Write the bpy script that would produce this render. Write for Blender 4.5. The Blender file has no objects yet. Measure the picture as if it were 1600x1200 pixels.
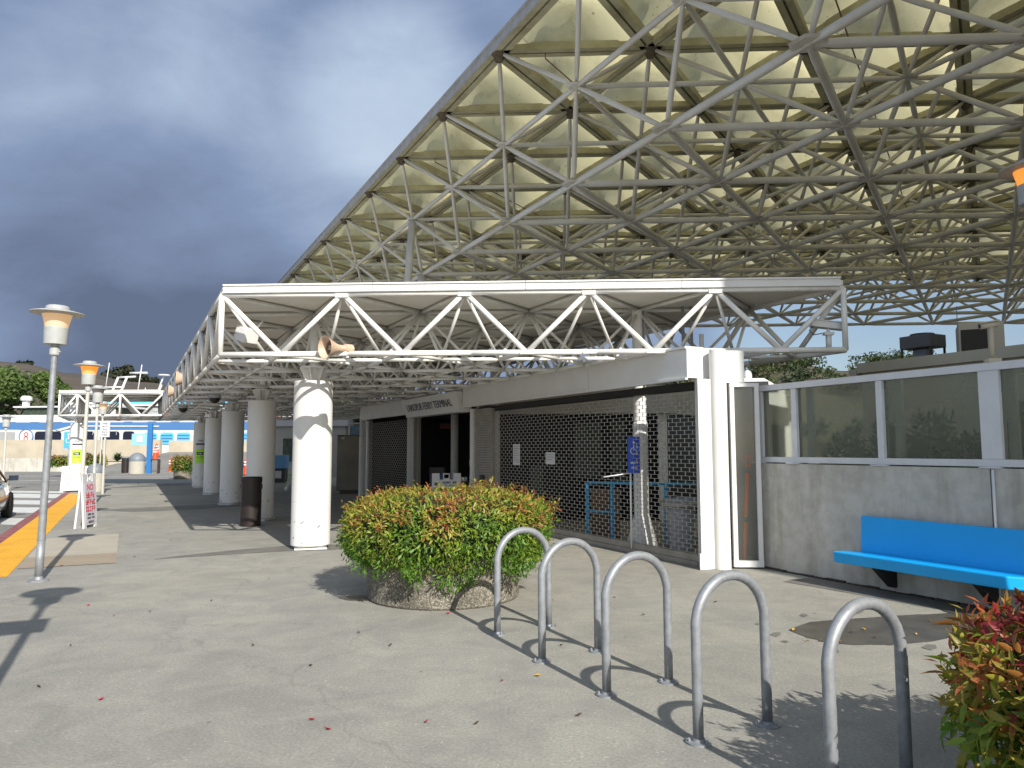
import bpy, math, random
from mathutils import Vector, Matrix, noise
random.seed(11)
R = math.radians
SC = bpy.context.scene
COL = SC.collection
V = Vector
# ------------------------------------------------------------------ camera
FPX, PITCH, ROLL, YAW = 1153.44, 5.0, -0.0994, 2.73
EYE = V((0, 0, 1.6))
_a, _t, _r = R(YAW), R(PITCH), R(ROLL)
FW = V((-math.sin(_a) * math.cos(_t), math.cos(_a) * math.cos(_t), math.sin(_t)))
_rt = V((math.cos(_a), math.sin(_a), 0)); _up = _rt.cross(FW)
RT = math.cos(_r) * _rt + math.sin(_r) * _up
UP = -math.sin(_r) * _rt + math.cos(_r) * _up
cd = bpy.data.cameras.new("camera"); cam = bpy.data.objects.new("camera", cd); COL.objects.link(cam)
cd.sensor_width = 36; cd.lens = 36 * FPX / 1600; cd.clip_start = .05; cd.clip_end = 5000
m3 = Matrix((RT, UP, -FW)).transposed()
cam.matrix_world = Matrix.Translation(EYE) @ m3.to_4x4()
SC.camera = cam
# ------------------------------------------------------------------ light
SUN_EL, SUN_AZ = 32.0, 29.3          # the light travels towards (-sin az, cos az)
SUN_DIR = V((-math.sin(R(SUN_AZ)) * math.cos(R(SUN_EL)), math.cos(R(SUN_AZ)) * math.cos(R(SUN_EL)), -math.sin(R(SUN_EL))))
sl = bpy.data.lights.new("sun", 'SUN'); so = bpy.data.objects.new("sun", sl); COL.objects.link(so)
sl.energy = 4.2; sl.angle = R(.5); sl.color = (1, .95, .86)
so.rotation_euler = SUN_DIR.to_track_quat('-Z', 'Y').to_euler(); so.location = (10, -20, 30)
SC.view_settings.view_transform = 'Standard'; SC.view_settings.look = 'None'
SC.view_settings.exposure = .62; SC.view_settings.gamma = 1
SC.cycles.use_denoising = True
SC.cycles.max_bounces = 8; SC.cycles.transparent_max_bounces = 12
SC.cycles.sample_clamp_indirect = 6


def world():
    w = bpy.data.worlds.new("World"); SC.world = w; w.use_nodes = True
    nt = w.node_tree; nt.nodes.clear(); N = nt.nodes.new; L = nt.links.new
    out = N('ShaderNodeOutputWorld')
    sky = N('ShaderNodeTexSky'); sky.sky_type = 'NISHITA'; sky.sun_disc = False
    sky.sun_elevation = R(SUN_EL); sky.sun_rotation = R(180 - SUN_AZ)
    b1 = N('ShaderNodeBackground'); b1.inputs[1].default_value = .095; L(sky.outputs[0], b1.inputs[0])
    tc = N('ShaderNodeTexCoord')
    mp = N('ShaderNodeMapping'); mp.inputs['Scale'].default_value = (1, 1, 1.9); L(tc.outputs['Generated'], mp.inputs[0])

    def nz(scale, detail, rough, dist=0.0, loc=(0, 0, 0)):
        m = N('ShaderNodeMapping'); m.inputs['Location'].default_value = loc; L(mp.outputs[0], m.inputs[0])
        n = N('ShaderNodeTexNoise'); n.inputs['Scale'].default_value = scale; n.inputs['Detail'].default_value = detail
        n.inputs['Roughness'].default_value = rough; n.inputs['Distortion'].default_value = dist
        L(m.outputs[0], n.inputs['Vector']); return n.outputs[0]

    def math_(op, a, b=None, c=None):
        n = N('ShaderNodeMath'); n.operation = op
        for k, x in enumerate((a, b, c)):
            if x is None: continue
            if isinstance(x, (int, float)): n.inputs[k].default_value = x
            else: L(x, n.inputs[k])
        return n.outputs[0]

    def lobe(az, el, width, gain):
        d = (math.sin(R(az)) * math.cos(R(el)), math.cos(R(az)) * math.cos(R(el)), math.sin(R(el)))
        vm = N('ShaderNodeVectorMath'); vm.operation = 'DOT_PRODUCT'; L(tc.outputs['Generated'], vm.inputs[0]); vm.inputs[1].default_value = d
        mr = N('ShaderNodeMapRange'); mr.interpolation_type = 'SMOOTHSTEP'
        mr.inputs['From Min'].default_value = math.cos(R(width)); mr.inputs['From Max'].default_value = 1
        mr.inputs['To Max'].default_value = gain; L(vm.outputs['Value'], mr.inputs[0]); return mr.outputs[0]
    tone = math_('MULTIPLY_ADD', nz(1.9, 6, .52, .5), .55, .20)
    tone = math_('MULTIPLY_ADD', nz(5.5, 6, .58, .4, (3, 1, 2)), .34, tone)
    tone = math_('SUBTRACT', tone, .155)
    tone = math_('SUBTRACT', tone, lobe(-41, 34, 14, .14))
    tone = math_('ADD', tone, lobe(-12.5, 26, 8.5, .26))       # sunlit break in the cloud
    tone = math_('ADD', tone, lobe(-41, 34, 8, .02))
    tone = math_('ADD', tone, lobe(-30, 21, 13, .15))
    tone = math_('SUBTRACT', tone, lobe(-29, 10, 15, .32))   # the storm bank low on the left
    tone = math_('ADD', tone, lobe(-38, 4, 10, .10))
    tone = math_('ADD', tone, lobe(170, 40, 95, .48))       # added fill: unseen sky behind the camera brightened
    rp = N('ShaderNodeValToRGB'); L(tone, rp.inputs[0])
    e = rp.color_ramp.elements
    e[0].position = .22; e[0].color = (.088, .113, .176, 1)
    e[1].position = 1.0; e[1].color = (.43, .50, .585, 1)
    x = e.new(.48); x.color = (.158, .208, .318, 1)
    x = e.new(.74); x.color = (.300, .372, .478, 1)
    b2 = N('ShaderNodeBackground'); b2.inputs[1].default_value = 1; L(rp.outputs[0], b2.inputs[0])
    cov = math_('ADD', math_('MULTIPLY', nz(3.2, 5, .55, .4, (7, 2, 1)), .5), lobe(-30, 20, 60, 1.0))
    cov = math_('SUBTRACT', cov, lobe(28, 8, 30, .35))
    mr = N('ShaderNodeMapRange'); mr.interpolation_type = 'SMOOTHSTEP'; L(cov, mr.inputs[0])
    mr.inputs['From Min'].default_value = .22; mr.inputs['From Max'].default_value = .52
    mr.inputs['To Min'].default_value = 0.42
    mx = N('ShaderNodeMixShader'); L(mr.outputs[0], mx.inputs[0]); L(b1.outputs[0], mx.inputs[1]); L(b2.outputs[0], mx.inputs[2])
    L(mx.outputs[0], out.inputs[0])


world()
# ------------------------------------------------------------------ materials
MATS = {}


def mat(name, col, rough=.6, metal=0.0, var=.0, scale=3.0, col2=None, bump=0.0, bscale=40.0, emit=None, estr=0.0, spec=.5, stretch=(1, 1, 1), attr=None, coat=0.0):
    if name in MATS: return MATS[name]
    m = bpy.data.materials.new(name); m.use_nodes = True; MATS[name] = m
    nt = m.node_tree; N = nt.nodes.new; L = nt.links.new
    p = nt.nodes['Principled BSDF']
    p.inputs['Roughness'].default_value = rough; p.inputs['Metallic'].default_value = metal
    p.inputs['Specular IOR Level'].default_value = spec; p.inputs['Coat Weight'].default_value = coat
    c1 = (*col, 1)
    if attr:
        a = N('ShaderNodeAttribute'); a.attribute_name = attr; L(a.outputs['Color'], p.inputs['Base Color'])
    elif var or col2:
        c2 = (*(col2 or tuple(c * (1 - var) for c in col)), 1)
        tc = N('ShaderNodeTexCoord'); mp = N('ShaderNodeMapping'); mp.inputs['Scale'].default_value = stretch
        L(tc.outputs['Object'], mp.inputs[0])
        n = N('ShaderNodeTexNoise'); n.inputs['Scale'].default_value = scale; n.inputs['Detail'].default_value = 6; n.inputs['Roughness'].default_value = .62
        L(mp.outputs[0], n.inputs['Vector'])
        r = N('ShaderNodeValToRGB'); L(n.outputs[0], r.inputs[0])
        r.color_ramp.elements[0].position = .34; r.color_ramp.elements[0].color = c2
        r.color_ramp.elements[1].position = .62; r.color_ramp.elements[1].color = c1
        L(r.outputs[0], p.inputs['Base Color'])
        rr = N('ShaderNodeMapRange'); L(n.outputs[0], rr.inputs[0]); rr.inputs['To Min'].default_value = min(1, rough + .12); rr.inputs['To Max'].default_value = max(.05, rough - .08)
        L(rr.outputs[0], p.inputs['Roughness'])
    else:
        p.inputs['Base Color'].default_value = c1
    if bump:
        tc = N('ShaderNodeTexCoord'); n = N('ShaderNodeTexNoise'); n.inputs['Scale'].default_value = bscale; n.inputs['Detail'].default_value = 4
        L(tc.outputs['Object'], n.inputs['Vector'])
        b = N('ShaderNodeBump'); b.inputs['Strength'].default_value = bump; b.inputs['Distance'].default_value = .01
        L(n.outputs[0], b.inputs['Height']); L(b.outputs[0], p.inputs['Normal'])
    if emit:
        p.inputs['Emission Color'].default_value = (*emit, 1); p.inputs['Emission Strength'].default_value = estr
    return m


def ground_mat(name, base, dark, warm, joints=False):
    m = bpy.data.materials.new(name); m.use_nodes = True; MATS[name] = m
    nt = m.node_tree; N = nt.nodes.new; L = nt.links.new; p = nt.nodes['Principled BSDF']
    tc = N('ShaderNodeTexCoord')

    def nz(scale, detail=5, rough=.6, dist=0):
        n = N('ShaderNodeTexNoise'); n.inputs['Scale'].default_value = scale; n.inputs['Detail'].default_value = detail
        n.inputs['Roughness'].default_value = rough; n.inputs['Distortion'].default_value = dist
        L(tc.outputs['Object'], n.inputs['Vector']); return n.outputs[0]

    def ramp(f, p0, c0, p1, c1):
        r = N('ShaderNodeValToRGB'); L(f, r.inputs[0]); r.color_ramp.elements[0].position = p0; r.color_ramp.elements[0].color = (*c0, 1)
        r.color_ramp.elements[1].position = p1; r.color_ramp.elements[1].color = (*c1, 1); return r.outputs[0]

    def mix(f, a, b, mode='MIX'):
        x = N('ShaderNodeMix'); x.data_type = 'RGBA'; x.blend_type = mode
        if isinstance(f, float): x.inputs[0].default_value = f
        else: L(f, x.inputs[0])
        L(a, x.inputs[6]); L(b, x.inputs[7]); return x.outputs[2]
    big = ramp(nz(.35, 6, .65, .4), .36, dark, .62, base)
    med = ramp(nz(1.9, 6, .7, .8), .38, (.87, .87, .87), .6, (1.06, 1.05, 1.02))
    c = mix(1.0, big, med, 'MULTIPLY')
    wm = ramp(nz(.13, 3, .5), .5, (1, 1, 1), .75, warm)
    c = mix(1.0, c, wm, 'MULTIPLY')
    grit = ramp(nz(55, 4, .75), .36, (.66, .66, .66), .66, (1.30, 1.30, 1.28))
    c = mix(.62, c, mix(1.0, c, grit, 'MULTIPLY'))
    v = N('ShaderNodeTexVoronoi'); v.inputs['Scale'].default_value = 70; L(tc.outputs['Object'], v.inputs['Vector'])
    sp = ramp(v.outputs['Color'], .88, (1, 1, 1), .95, (1.35, 1.34, 1.30))
    c = mix(1.0, c, sp, 'MULTIPLY')
    # hairline cracks
    w = N('ShaderNodeTexVoronoi'); w.feature = 'DISTANCE_TO_EDGE'; w.inputs['Scale'].default_value = .22
    mp = N('ShaderNodeVectorMath'); mp.operation = 'ADD'; L(tc.outputs['Object'], mp.inputs[0])
    nn = N('ShaderNodeTexNoise'); nn.inputs['Scale'].default_value = 1.2; nn.inputs['Detail'].default_value = 6; L(tc.outputs['Object'], nn.inputs['Vector'])
    L(nn.outputs['Color'], mp.inputs[1]); L(mp.outputs[0], w.inputs['Vector'])
    ck = ramp(w.outputs[0], .0, (.80, .80, .80), .0030, (1, 1, 1))
    c = mix(.7, c, mix(1.0, c, ck, 'MULTIPLY'))
    w2 = N('ShaderNodeTexVoronoi'); w2.inputs['Scale'].default_value = 1.7; L(tc.outputs['Object'], w2.inputs['Vector'])
    gum = ramp(w2.outputs['Distance'], .022, (.58, .57, .56), .034, (1, 1, 1))
    c = mix(.75, c, mix(1.0, c, gum, 'MULTIPLY'))
    L(c, p.inputs['Base Color']); p.inputs['Roughness'].default_value = .88; p.inputs['Specular IOR Level'].default_value = .3
    b = N('ShaderNodeBump'); b.inputs['Strength'].default_value = .35; b.inputs['Distance'].default_value = .006
    L(nz(90, 3, .7), b.inputs['Height']); L(b.outputs[0], p.inputs['Normal'])
    return m


M_PAVE = ground_mat('pavement_mat', (.322, .312, .282), (.272, .265, .243), (1.05, 1.0, .90))
M_ROAD = ground_mat('road_mat', (.265, .255, .24), (.205, .20, .19), (1.03, 1.0, .94))
M_WHITE = mat('white_paint', (.72, .715, .70), .42, var=.07, scale=2.2)
M_COLW = mat('column_paint', (.76, .75, .73), .5, col2=(.67, .655, .63), scale=1.4, stretch=(1, 1, .35), bump=.06, bscale=25)
M_STEEL_W = mat('truss_paint', (.80, .79, .755), .45, var=.12, scale=5)
M_SOFFIT = mat('soffit_paint', (.82, .80, .74), .6, col2=(.72, .69, .62), scale=1.2)
M_ROOFSTEEL = mat('roof_steel_paint', (.56, .555, .535), .5, col2=(.46, .44, .395), scale=.9)
M_PURLIN = mat('purlin_paint', (.42, .405, .28), .6, col2=(.30, .275, .17), scale=1.6)
M_DARK = mat('dark_gap', (.03, .027, .022), .8)
M_GALV = mat('galvanised_steel', (.30, .315, .335), .48, metal=.3, var=.28, scale=16, bump=.05, bscale=60)
M_LAMPGREY = mat('lamp_grey_paint', (.40, .415, .41), .45, var=.12, scale=8)
M_BLUE = mat('bench_blue', (.004, .39, .86), .38, col2=(.004, .35, .78), scale=1.2, bump=.03, bscale=18)
M_CONC = mat('board_marked_concrete', (.57, .55, .505), .85, col2=(.45, .43, .385), scale=1.1, stretch=(1, 1, .55), bump=.2, bscale=22)
def conc_mat():
    m = M_CONC; nt = m.node_tree; N = nt.nodes.new; L = nt.links.new; p = nt.nodes['Principled BSDF']
    src = p.inputs['Base Color'].links[0].from_socket
    tc = N('ShaderNodeTexCoord')
    def st(sc, lo, hi, p0, p1, stretch):
        mp = N('ShaderNodeMapping'); mp.inputs['Scale'].default_value = stretch; L(tc.outputs['Object'], mp.inputs[0])
        n = N('ShaderNodeTexNoise'); n.inputs['Scale'].default_value = sc; n.inputs['Detail'].default_value = 5; n.inputs['Roughness'].default_value = .6; L(mp.outputs[0], n.inputs['Vector'])
        r = N('ShaderNodeValToRGB'); L(n.outputs[0], r.inputs[0]); r.color_ramp.elements[0].position = p0; r.color_ramp.elements[0].color = lo; r.color_ramp.elements[1].position = p1; r.color_ramp.elements[1].color = hi
        return r.outputs[0]
    c = src
    for a in (st(2.6, (.70, .68, .63, 1), (1, 1, 1, 1), .36, .50, (1, 1, .16)), st(7, (.86, .85, .83, 1), (1.03, 1.03, 1.03, 1), .4, .6, (1, 1, 1)), st(5.0, (.60, .58, .54, 1), (1, 1, 1, 1), .27, .33, (1, 1, .10))):
        mx = N('ShaderNodeMix'); mx.data_type = 'RGBA'; mx.blend_type = 'MULTIPLY'; mx.inputs[0].default_value = .8; L(c, mx.inputs[6]); L(a, mx.inputs[7]); c = mx.outputs[2]
    L(c, p.inputs['Base Color'])


conc_mat()
M_CONC_T = mat('tan_concrete', (.50, .44, .34), .85, col2=(.40, .355, .275), scale=.8, bump=.15, bscale=8)
M_TAN = mat('tan_stucco', (.47, .43, .34), .85, col2=(.40, .36, .28), scale=1.1, bump=.1, bscale=30)
M_BLACK = mat('black_plastic', (.016, .013, .012), .42, col2=(.03, .02, .018), scale=6)
M_RUBBER = mat('rubber', (.012, .012, .012), .75)
M_GALVF = mat('frame_aluminium', (.66, .67, .69), .38, var=.1, scale=3)
M_STAINLESS = mat('stainless_panel', (.115, .112, .105), .34, metal=.7, var=.25, scale=1.2)
M_ORANGE = mat('cone_orange', (.75, .07, .015), .5, var=.1)
M_REFL = mat('reflective_white', (.8, .8, .8), .4)
M_YEL = mat('tactile_yellow', (.78, .40, .02), .6, col2=(.66, .33, .02), scale=2)
M_KERBRED = mat('kerb_red_paint', (.22, .050, .052), .7, col2=(.30, .13, .12), scale=5)
M_ROADW = mat('road_marking_white', (.62, .62, .60), .75, col2=(.50, .50, .48), scale=4)
M_LIME = mat('lime_print', (.42, .80, .05), .6)
M_INK = mat('black_ink', (.02, .02, .022), .6)
M_REDINK = mat('red_ink', (.55, .03, .05), .6)
M_BLUEINK = mat('blue_sign', (.01, .06, .40), .5)
M_NAVY = mat('navy_letter', (.015, .02, .06), .5)
M_SIGNW = mat('sign_white', (.62, .615, .63), .45, var=.04)
M_BEIGE = mat('horn_beige', (.60, .44, .32), .5, var=.12, scale=8)
M_BEIGE_D = mat('horn_inner', (.22, .13, .09), .6)
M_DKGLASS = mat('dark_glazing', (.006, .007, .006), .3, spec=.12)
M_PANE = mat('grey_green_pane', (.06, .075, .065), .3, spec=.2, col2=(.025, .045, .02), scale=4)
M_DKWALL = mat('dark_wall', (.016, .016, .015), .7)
M_SLAT = mat('shutter_slat', (.34, .32, .28), .5, metal=.3, var=.2, scale=5)
M_GRILLE = mat('grille_aluminium', (.44, .425, .39), .4, metal=.35, var=.15)
M_BARK = mat('bark', (.09, .065, .045), .9, var=.4, scale=6, bump=.3)
M_TWIG = mat('twig', (.06, .032, .02), .8)
M_SOIL = mat('soil', (.05, .036, .025), .95, var=.3, scale=10, bump=.4)
M_FOOD_B = mat('bin_concrete', (.46, .43, .37), .9, col2=(.36, .34, .29), scale=20, bump=.3, bscale=60)
M_HOOD = mat('bin_hood_grey', (.17, .19, .22), .5)
M_BLUEPOST = mat('post_blue', (.03, .16, .42), .45)
M_SKYBLUE = mat('rail_blue', (.03, .36, .68), .4)


def agg_mat():
    m = mat('exposed_aggregate', (.30, .27, .215), .9)
    nt = m.node_tree; N = nt.nodes.new; L = nt.links.new; p = nt.nodes['Principled BSDF']
    tc = N('ShaderNodeTexCoord'); v = N('ShaderNodeTexVoronoi'); v.inputs['Scale'].default_value = 75; L(tc.outputs['Object'], v.inputs['Vector'])
    r = N('ShaderNodeValToRGB'); L(v.outputs['Color'], r.inputs[0])
    e = r.color_ramp.elements; e[0].position = .1; e[0].color = (.105, .095, .075, 1); e[1].position = .97; e[1].color = (.42, .385, .31, 1)
    x = e.new(.55); x.color = (.185, .168, .136, 1)
    n = N('ShaderNodeTexNoise'); n.inputs['Scale'].default_value = 2.2; n.inputs['Detail'].default_value = 5; L(tc.outputs['Object'], n.inputs['Vector'])
    r2 = N('ShaderNodeValToRGB'); L(n.outputs[0], r2.inputs[0]); r2.color_ramp.elements[0].position = .35; r2.color_ramp.elements[0].color = (.62, .62, .60, 1); r2.color_ramp.elements[1].position = .6
    mx = N('ShaderNodeMix'); mx.data_type = 'RGBA'; mx.blend_type = 'MULTIPLY'; mx.inputs[0].default_value = 1; L(r.outputs[0], mx.inputs[6]); L(r2.outputs[0], mx.inputs[7])
    L(mx.outputs[2], p.inputs['Base Color'])
    b = N('ShaderNodeBump'); b.inputs['Strength'].default_value = .7; b.inputs['Distance'].default_value = .012; L(v.outputs['Distance'], b.inputs['Height']); b.invert = True
    L(b.outputs[0], p.inputs['Normal']); return m


def leaf_mat(name, trans=.35, rough=.42):
    m = bpy.data.materials.new(name); m.use_nodes = True; MATS[name] = m
    nt = m.node_tree; N = nt.nodes.new; L = nt.links.new; p = nt.nodes['Principled BSDF']
    a = N('ShaderNodeAttribute'); a.attribute_name = 'col'; L(a.outputs['Color'], p.inputs['Base Color'])
    p.inputs['Roughness'].default_value = rough; p.inputs['Specular IOR Level'].default_value = .45
    t = N('ShaderNodeBsdfTranslucent'); L(a.outputs['Color'], t.inputs[0])
    mx = N('ShaderNodeMixShader'); mx.inputs[0].default_value = trans; L(p.outputs[0], mx.inputs[1]); L(t.outputs[0], mx.inputs[2])
    L(mx.outputs[0], nt.nodes['Material Output'].inputs[0]); return m


def panel_mat():
    m = bpy.data.materials.new('translucent_roof_sheet'); m.use_nodes = True
    nt = m.node_tree; N = nt.nodes.new; L = nt.links.new; nt.nodes.remove(nt.nodes['Principled BSDF'])
    tc = N('ShaderNodeTexCoord'); n = N('ShaderNodeTexNoise'); n.inputs['Scale'].default_value = .9; n.inputs['Detail'].default_value = 7; n.inputs['Roughness'].default_value = .65
    L(tc.outputs['Object'], n.inputs['Vector'])
    r = N('ShaderNodeValToRGB'); L(n.outputs[0], r.inputs[0]); e = r.color_ramp.elements
    e[0].position = .26; e[0].color = (.45, .40, .22, 1); e[1].position = .50; e[1].color = (.66, .61, .375, 1)
    n2 = N('ShaderNodeTexNoise'); n2.inputs['Scale'].default_value = 9; n2.inputs['Detail'].default_value = 5; L(tc.outputs['Object'], n2.inputs['Vector'])
    r2 = N('ShaderNodeValToRGB'); L(n2.outputs[0], r2.inputs[0]); r2.color_ramp.elements[0].position = .24; r2.color_ramp.elements[0].color = (.35, .28, .16, 1); r2.color_ramp.elements[1].position = .34
    mx0 = N('ShaderNodeMix'); mx0.data_type = 'RGBA'; mx0.blend_type = 'MULTIPLY'; mx0.inputs[0].default_value = .8; L(r.outputs[0], mx0.inputs[6]); L(r2.outputs[0], mx0.inputs[7])
    d = N('ShaderNodeBsdfDiffuse'); t = N('ShaderNodeBsdfTranslucent'); L(mx0.outputs[2], d.inputs[0]); L(mx0.outputs[2], t.inputs[0])
    mx = N('ShaderNodeMixShader'); mx.inputs[0].default_value = .56; L(d.outputs[0], mx.inputs[1]); L(t.outputs[0], mx.inputs[2])
    L(mx.outputs[0], nt.nodes['Material Output'].inputs[0]); return m


def frosted_mat(name, tint, rough, haze):
    m = bpy.data.materials.new(name); m.use_nodes = True
    nt = m.node_tree; N = nt.nodes.new; L = nt.links.new; nt.nodes.remove(nt.nodes['Principled BSDF'])
    rf = N('ShaderNodeBsdfRefraction'); rf.inputs['Color'].default_value = (*tint, 1); rf.inputs['IOR'].default_value = 1.01
    tc = N('ShaderNodeTexCoord'); n = N('ShaderNodeTexNoise'); n.inputs['Scale'].default_value = .9; n.inputs['Detail'].default_value = 4; L(tc.outputs['Object'], n.inputs['Vector'])
    mr = N('ShaderNodeMapRange'); L(n.outputs[0], mr.inputs[0]); mr.inputs['To Min'].default_value = rough * .6; mr.inputs['To Max'].default_value = rough * 1.5; L(mr.outputs[0], rf.inputs['Roughness'])
    tl = N('ShaderNodeBsdfTranslucent'); tl.inputs[0].default_value = (.55, .56, .48, 1)
    dd = N('ShaderNodeBsdfDiffuse'); dd.inputs[0].default_value = (.30, .31, .27, 1)
    df = N('ShaderNodeMixShader'); df.inputs[0].default_value = .45; L(tl.outputs[0], df.inputs[1]); L(dd.outputs[0], df.inputs[2])
    gl = N('ShaderNodeBsdfGlossy'); gl.inputs['Roughness'].default_value = .16
    a = N('ShaderNodeMixShader'); a.inputs[0].default_value = haze; L(rf.outputs[0], a.inputs[1]); L(df.outputs[0], a.inputs[2])
    b = N('ShaderNodeMixShader'); fr = N('ShaderNodeFresnel'); fr.inputs[0].default_value = 1.4; L(fr.outputs[0], b.inputs[0]); L(a.outputs[0], b.inputs[1]); L(gl.outputs[0], b.inputs[2])
    L(b.outputs[0], nt.nodes['Material Output'].inputs[0]); return m


def glass_mat(name, tint, clear=.7, rough=.08, haze=.12, hazecol=(.4, .42, .40)):
    m = bpy.data.materials.new(name); m.use_nodes = True
    nt = m.node_tree; N = nt.nodes.new; L = nt.links.new; nt.nodes.remove(nt.nodes['Principled BSDF'])
    tr = N('ShaderNodeBsdfTransparent'); tr.inputs[0].default_value = (*tint, 1)
    df = N('ShaderNodeBsdfDiffuse'); df.inputs[0].default_value = (*hazecol, 1)
    gl = N('ShaderNodeBsdfGlossy'); gl.inputs['Roughness'].default_value = rough
    tc = N('ShaderNodeTexCoord'); n = N('ShaderNodeTexNoise'); n.inputs['Scale'].default_value = 1.1; n.inputs['Detail'].default_value = 4; L(tc.outputs['Object'], n.inputs['Vector'])
    mr = N('ShaderNodeMapRange'); L(n.outputs[0], mr.inputs[0]); mr.inputs['To Min'].default_value = haze * .4; mr.inputs['To Max'].default_value = haze * 1.7
    a = N('ShaderNodeMixShader'); L(mr.outputs[0], a.inputs[0]); L(tr.outputs[0], a.inputs[1]); L(df.outputs[0], a.inputs[2])
    fr = N('ShaderNodeFresnel'); fr.inputs[0].default_value = 1.45
    b = N('ShaderNodeMixShader'); L(fr.outputs[0], b.inputs[0]); L(a.outputs[0], b.inputs[1]); L(gl.outputs[0], b.inputs[2])
    L(b.outputs[0], nt.nodes['Material Output'].inputs[0]); return m


M_AGG = agg_mat(); M_LEAF = leaf_mat('leaf_mat'); M_TREELEAF = leaf_mat('tree_leaf_mat', .25, .6); M_PANEL = panel_mat()
M_GLASS = frosted_mat('frosted_screen_glass', (.88, .90, .82), .26, .25)
M_GLASSB = glass_mat('blue_glass', (.45, .66, .8), haze=.25, hazecol=(.25, .42, .55))
M_LIT = mat('lit_lantern', (.42, .38, .32), .4, emit=(1, .55, .20), estr=.30)
M_LIT2 = mat('bright_lantern', (.45, .28, .12), .4, emit=(1, .30, .02), estr=.62)
M_UNLIT = mat('unlit_lantern', (.50, .50, .50), .3)

# ------------------------------------------------------------------ mesh helpers
RM = {}                    # object name -> world matrix of its thing's root


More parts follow.
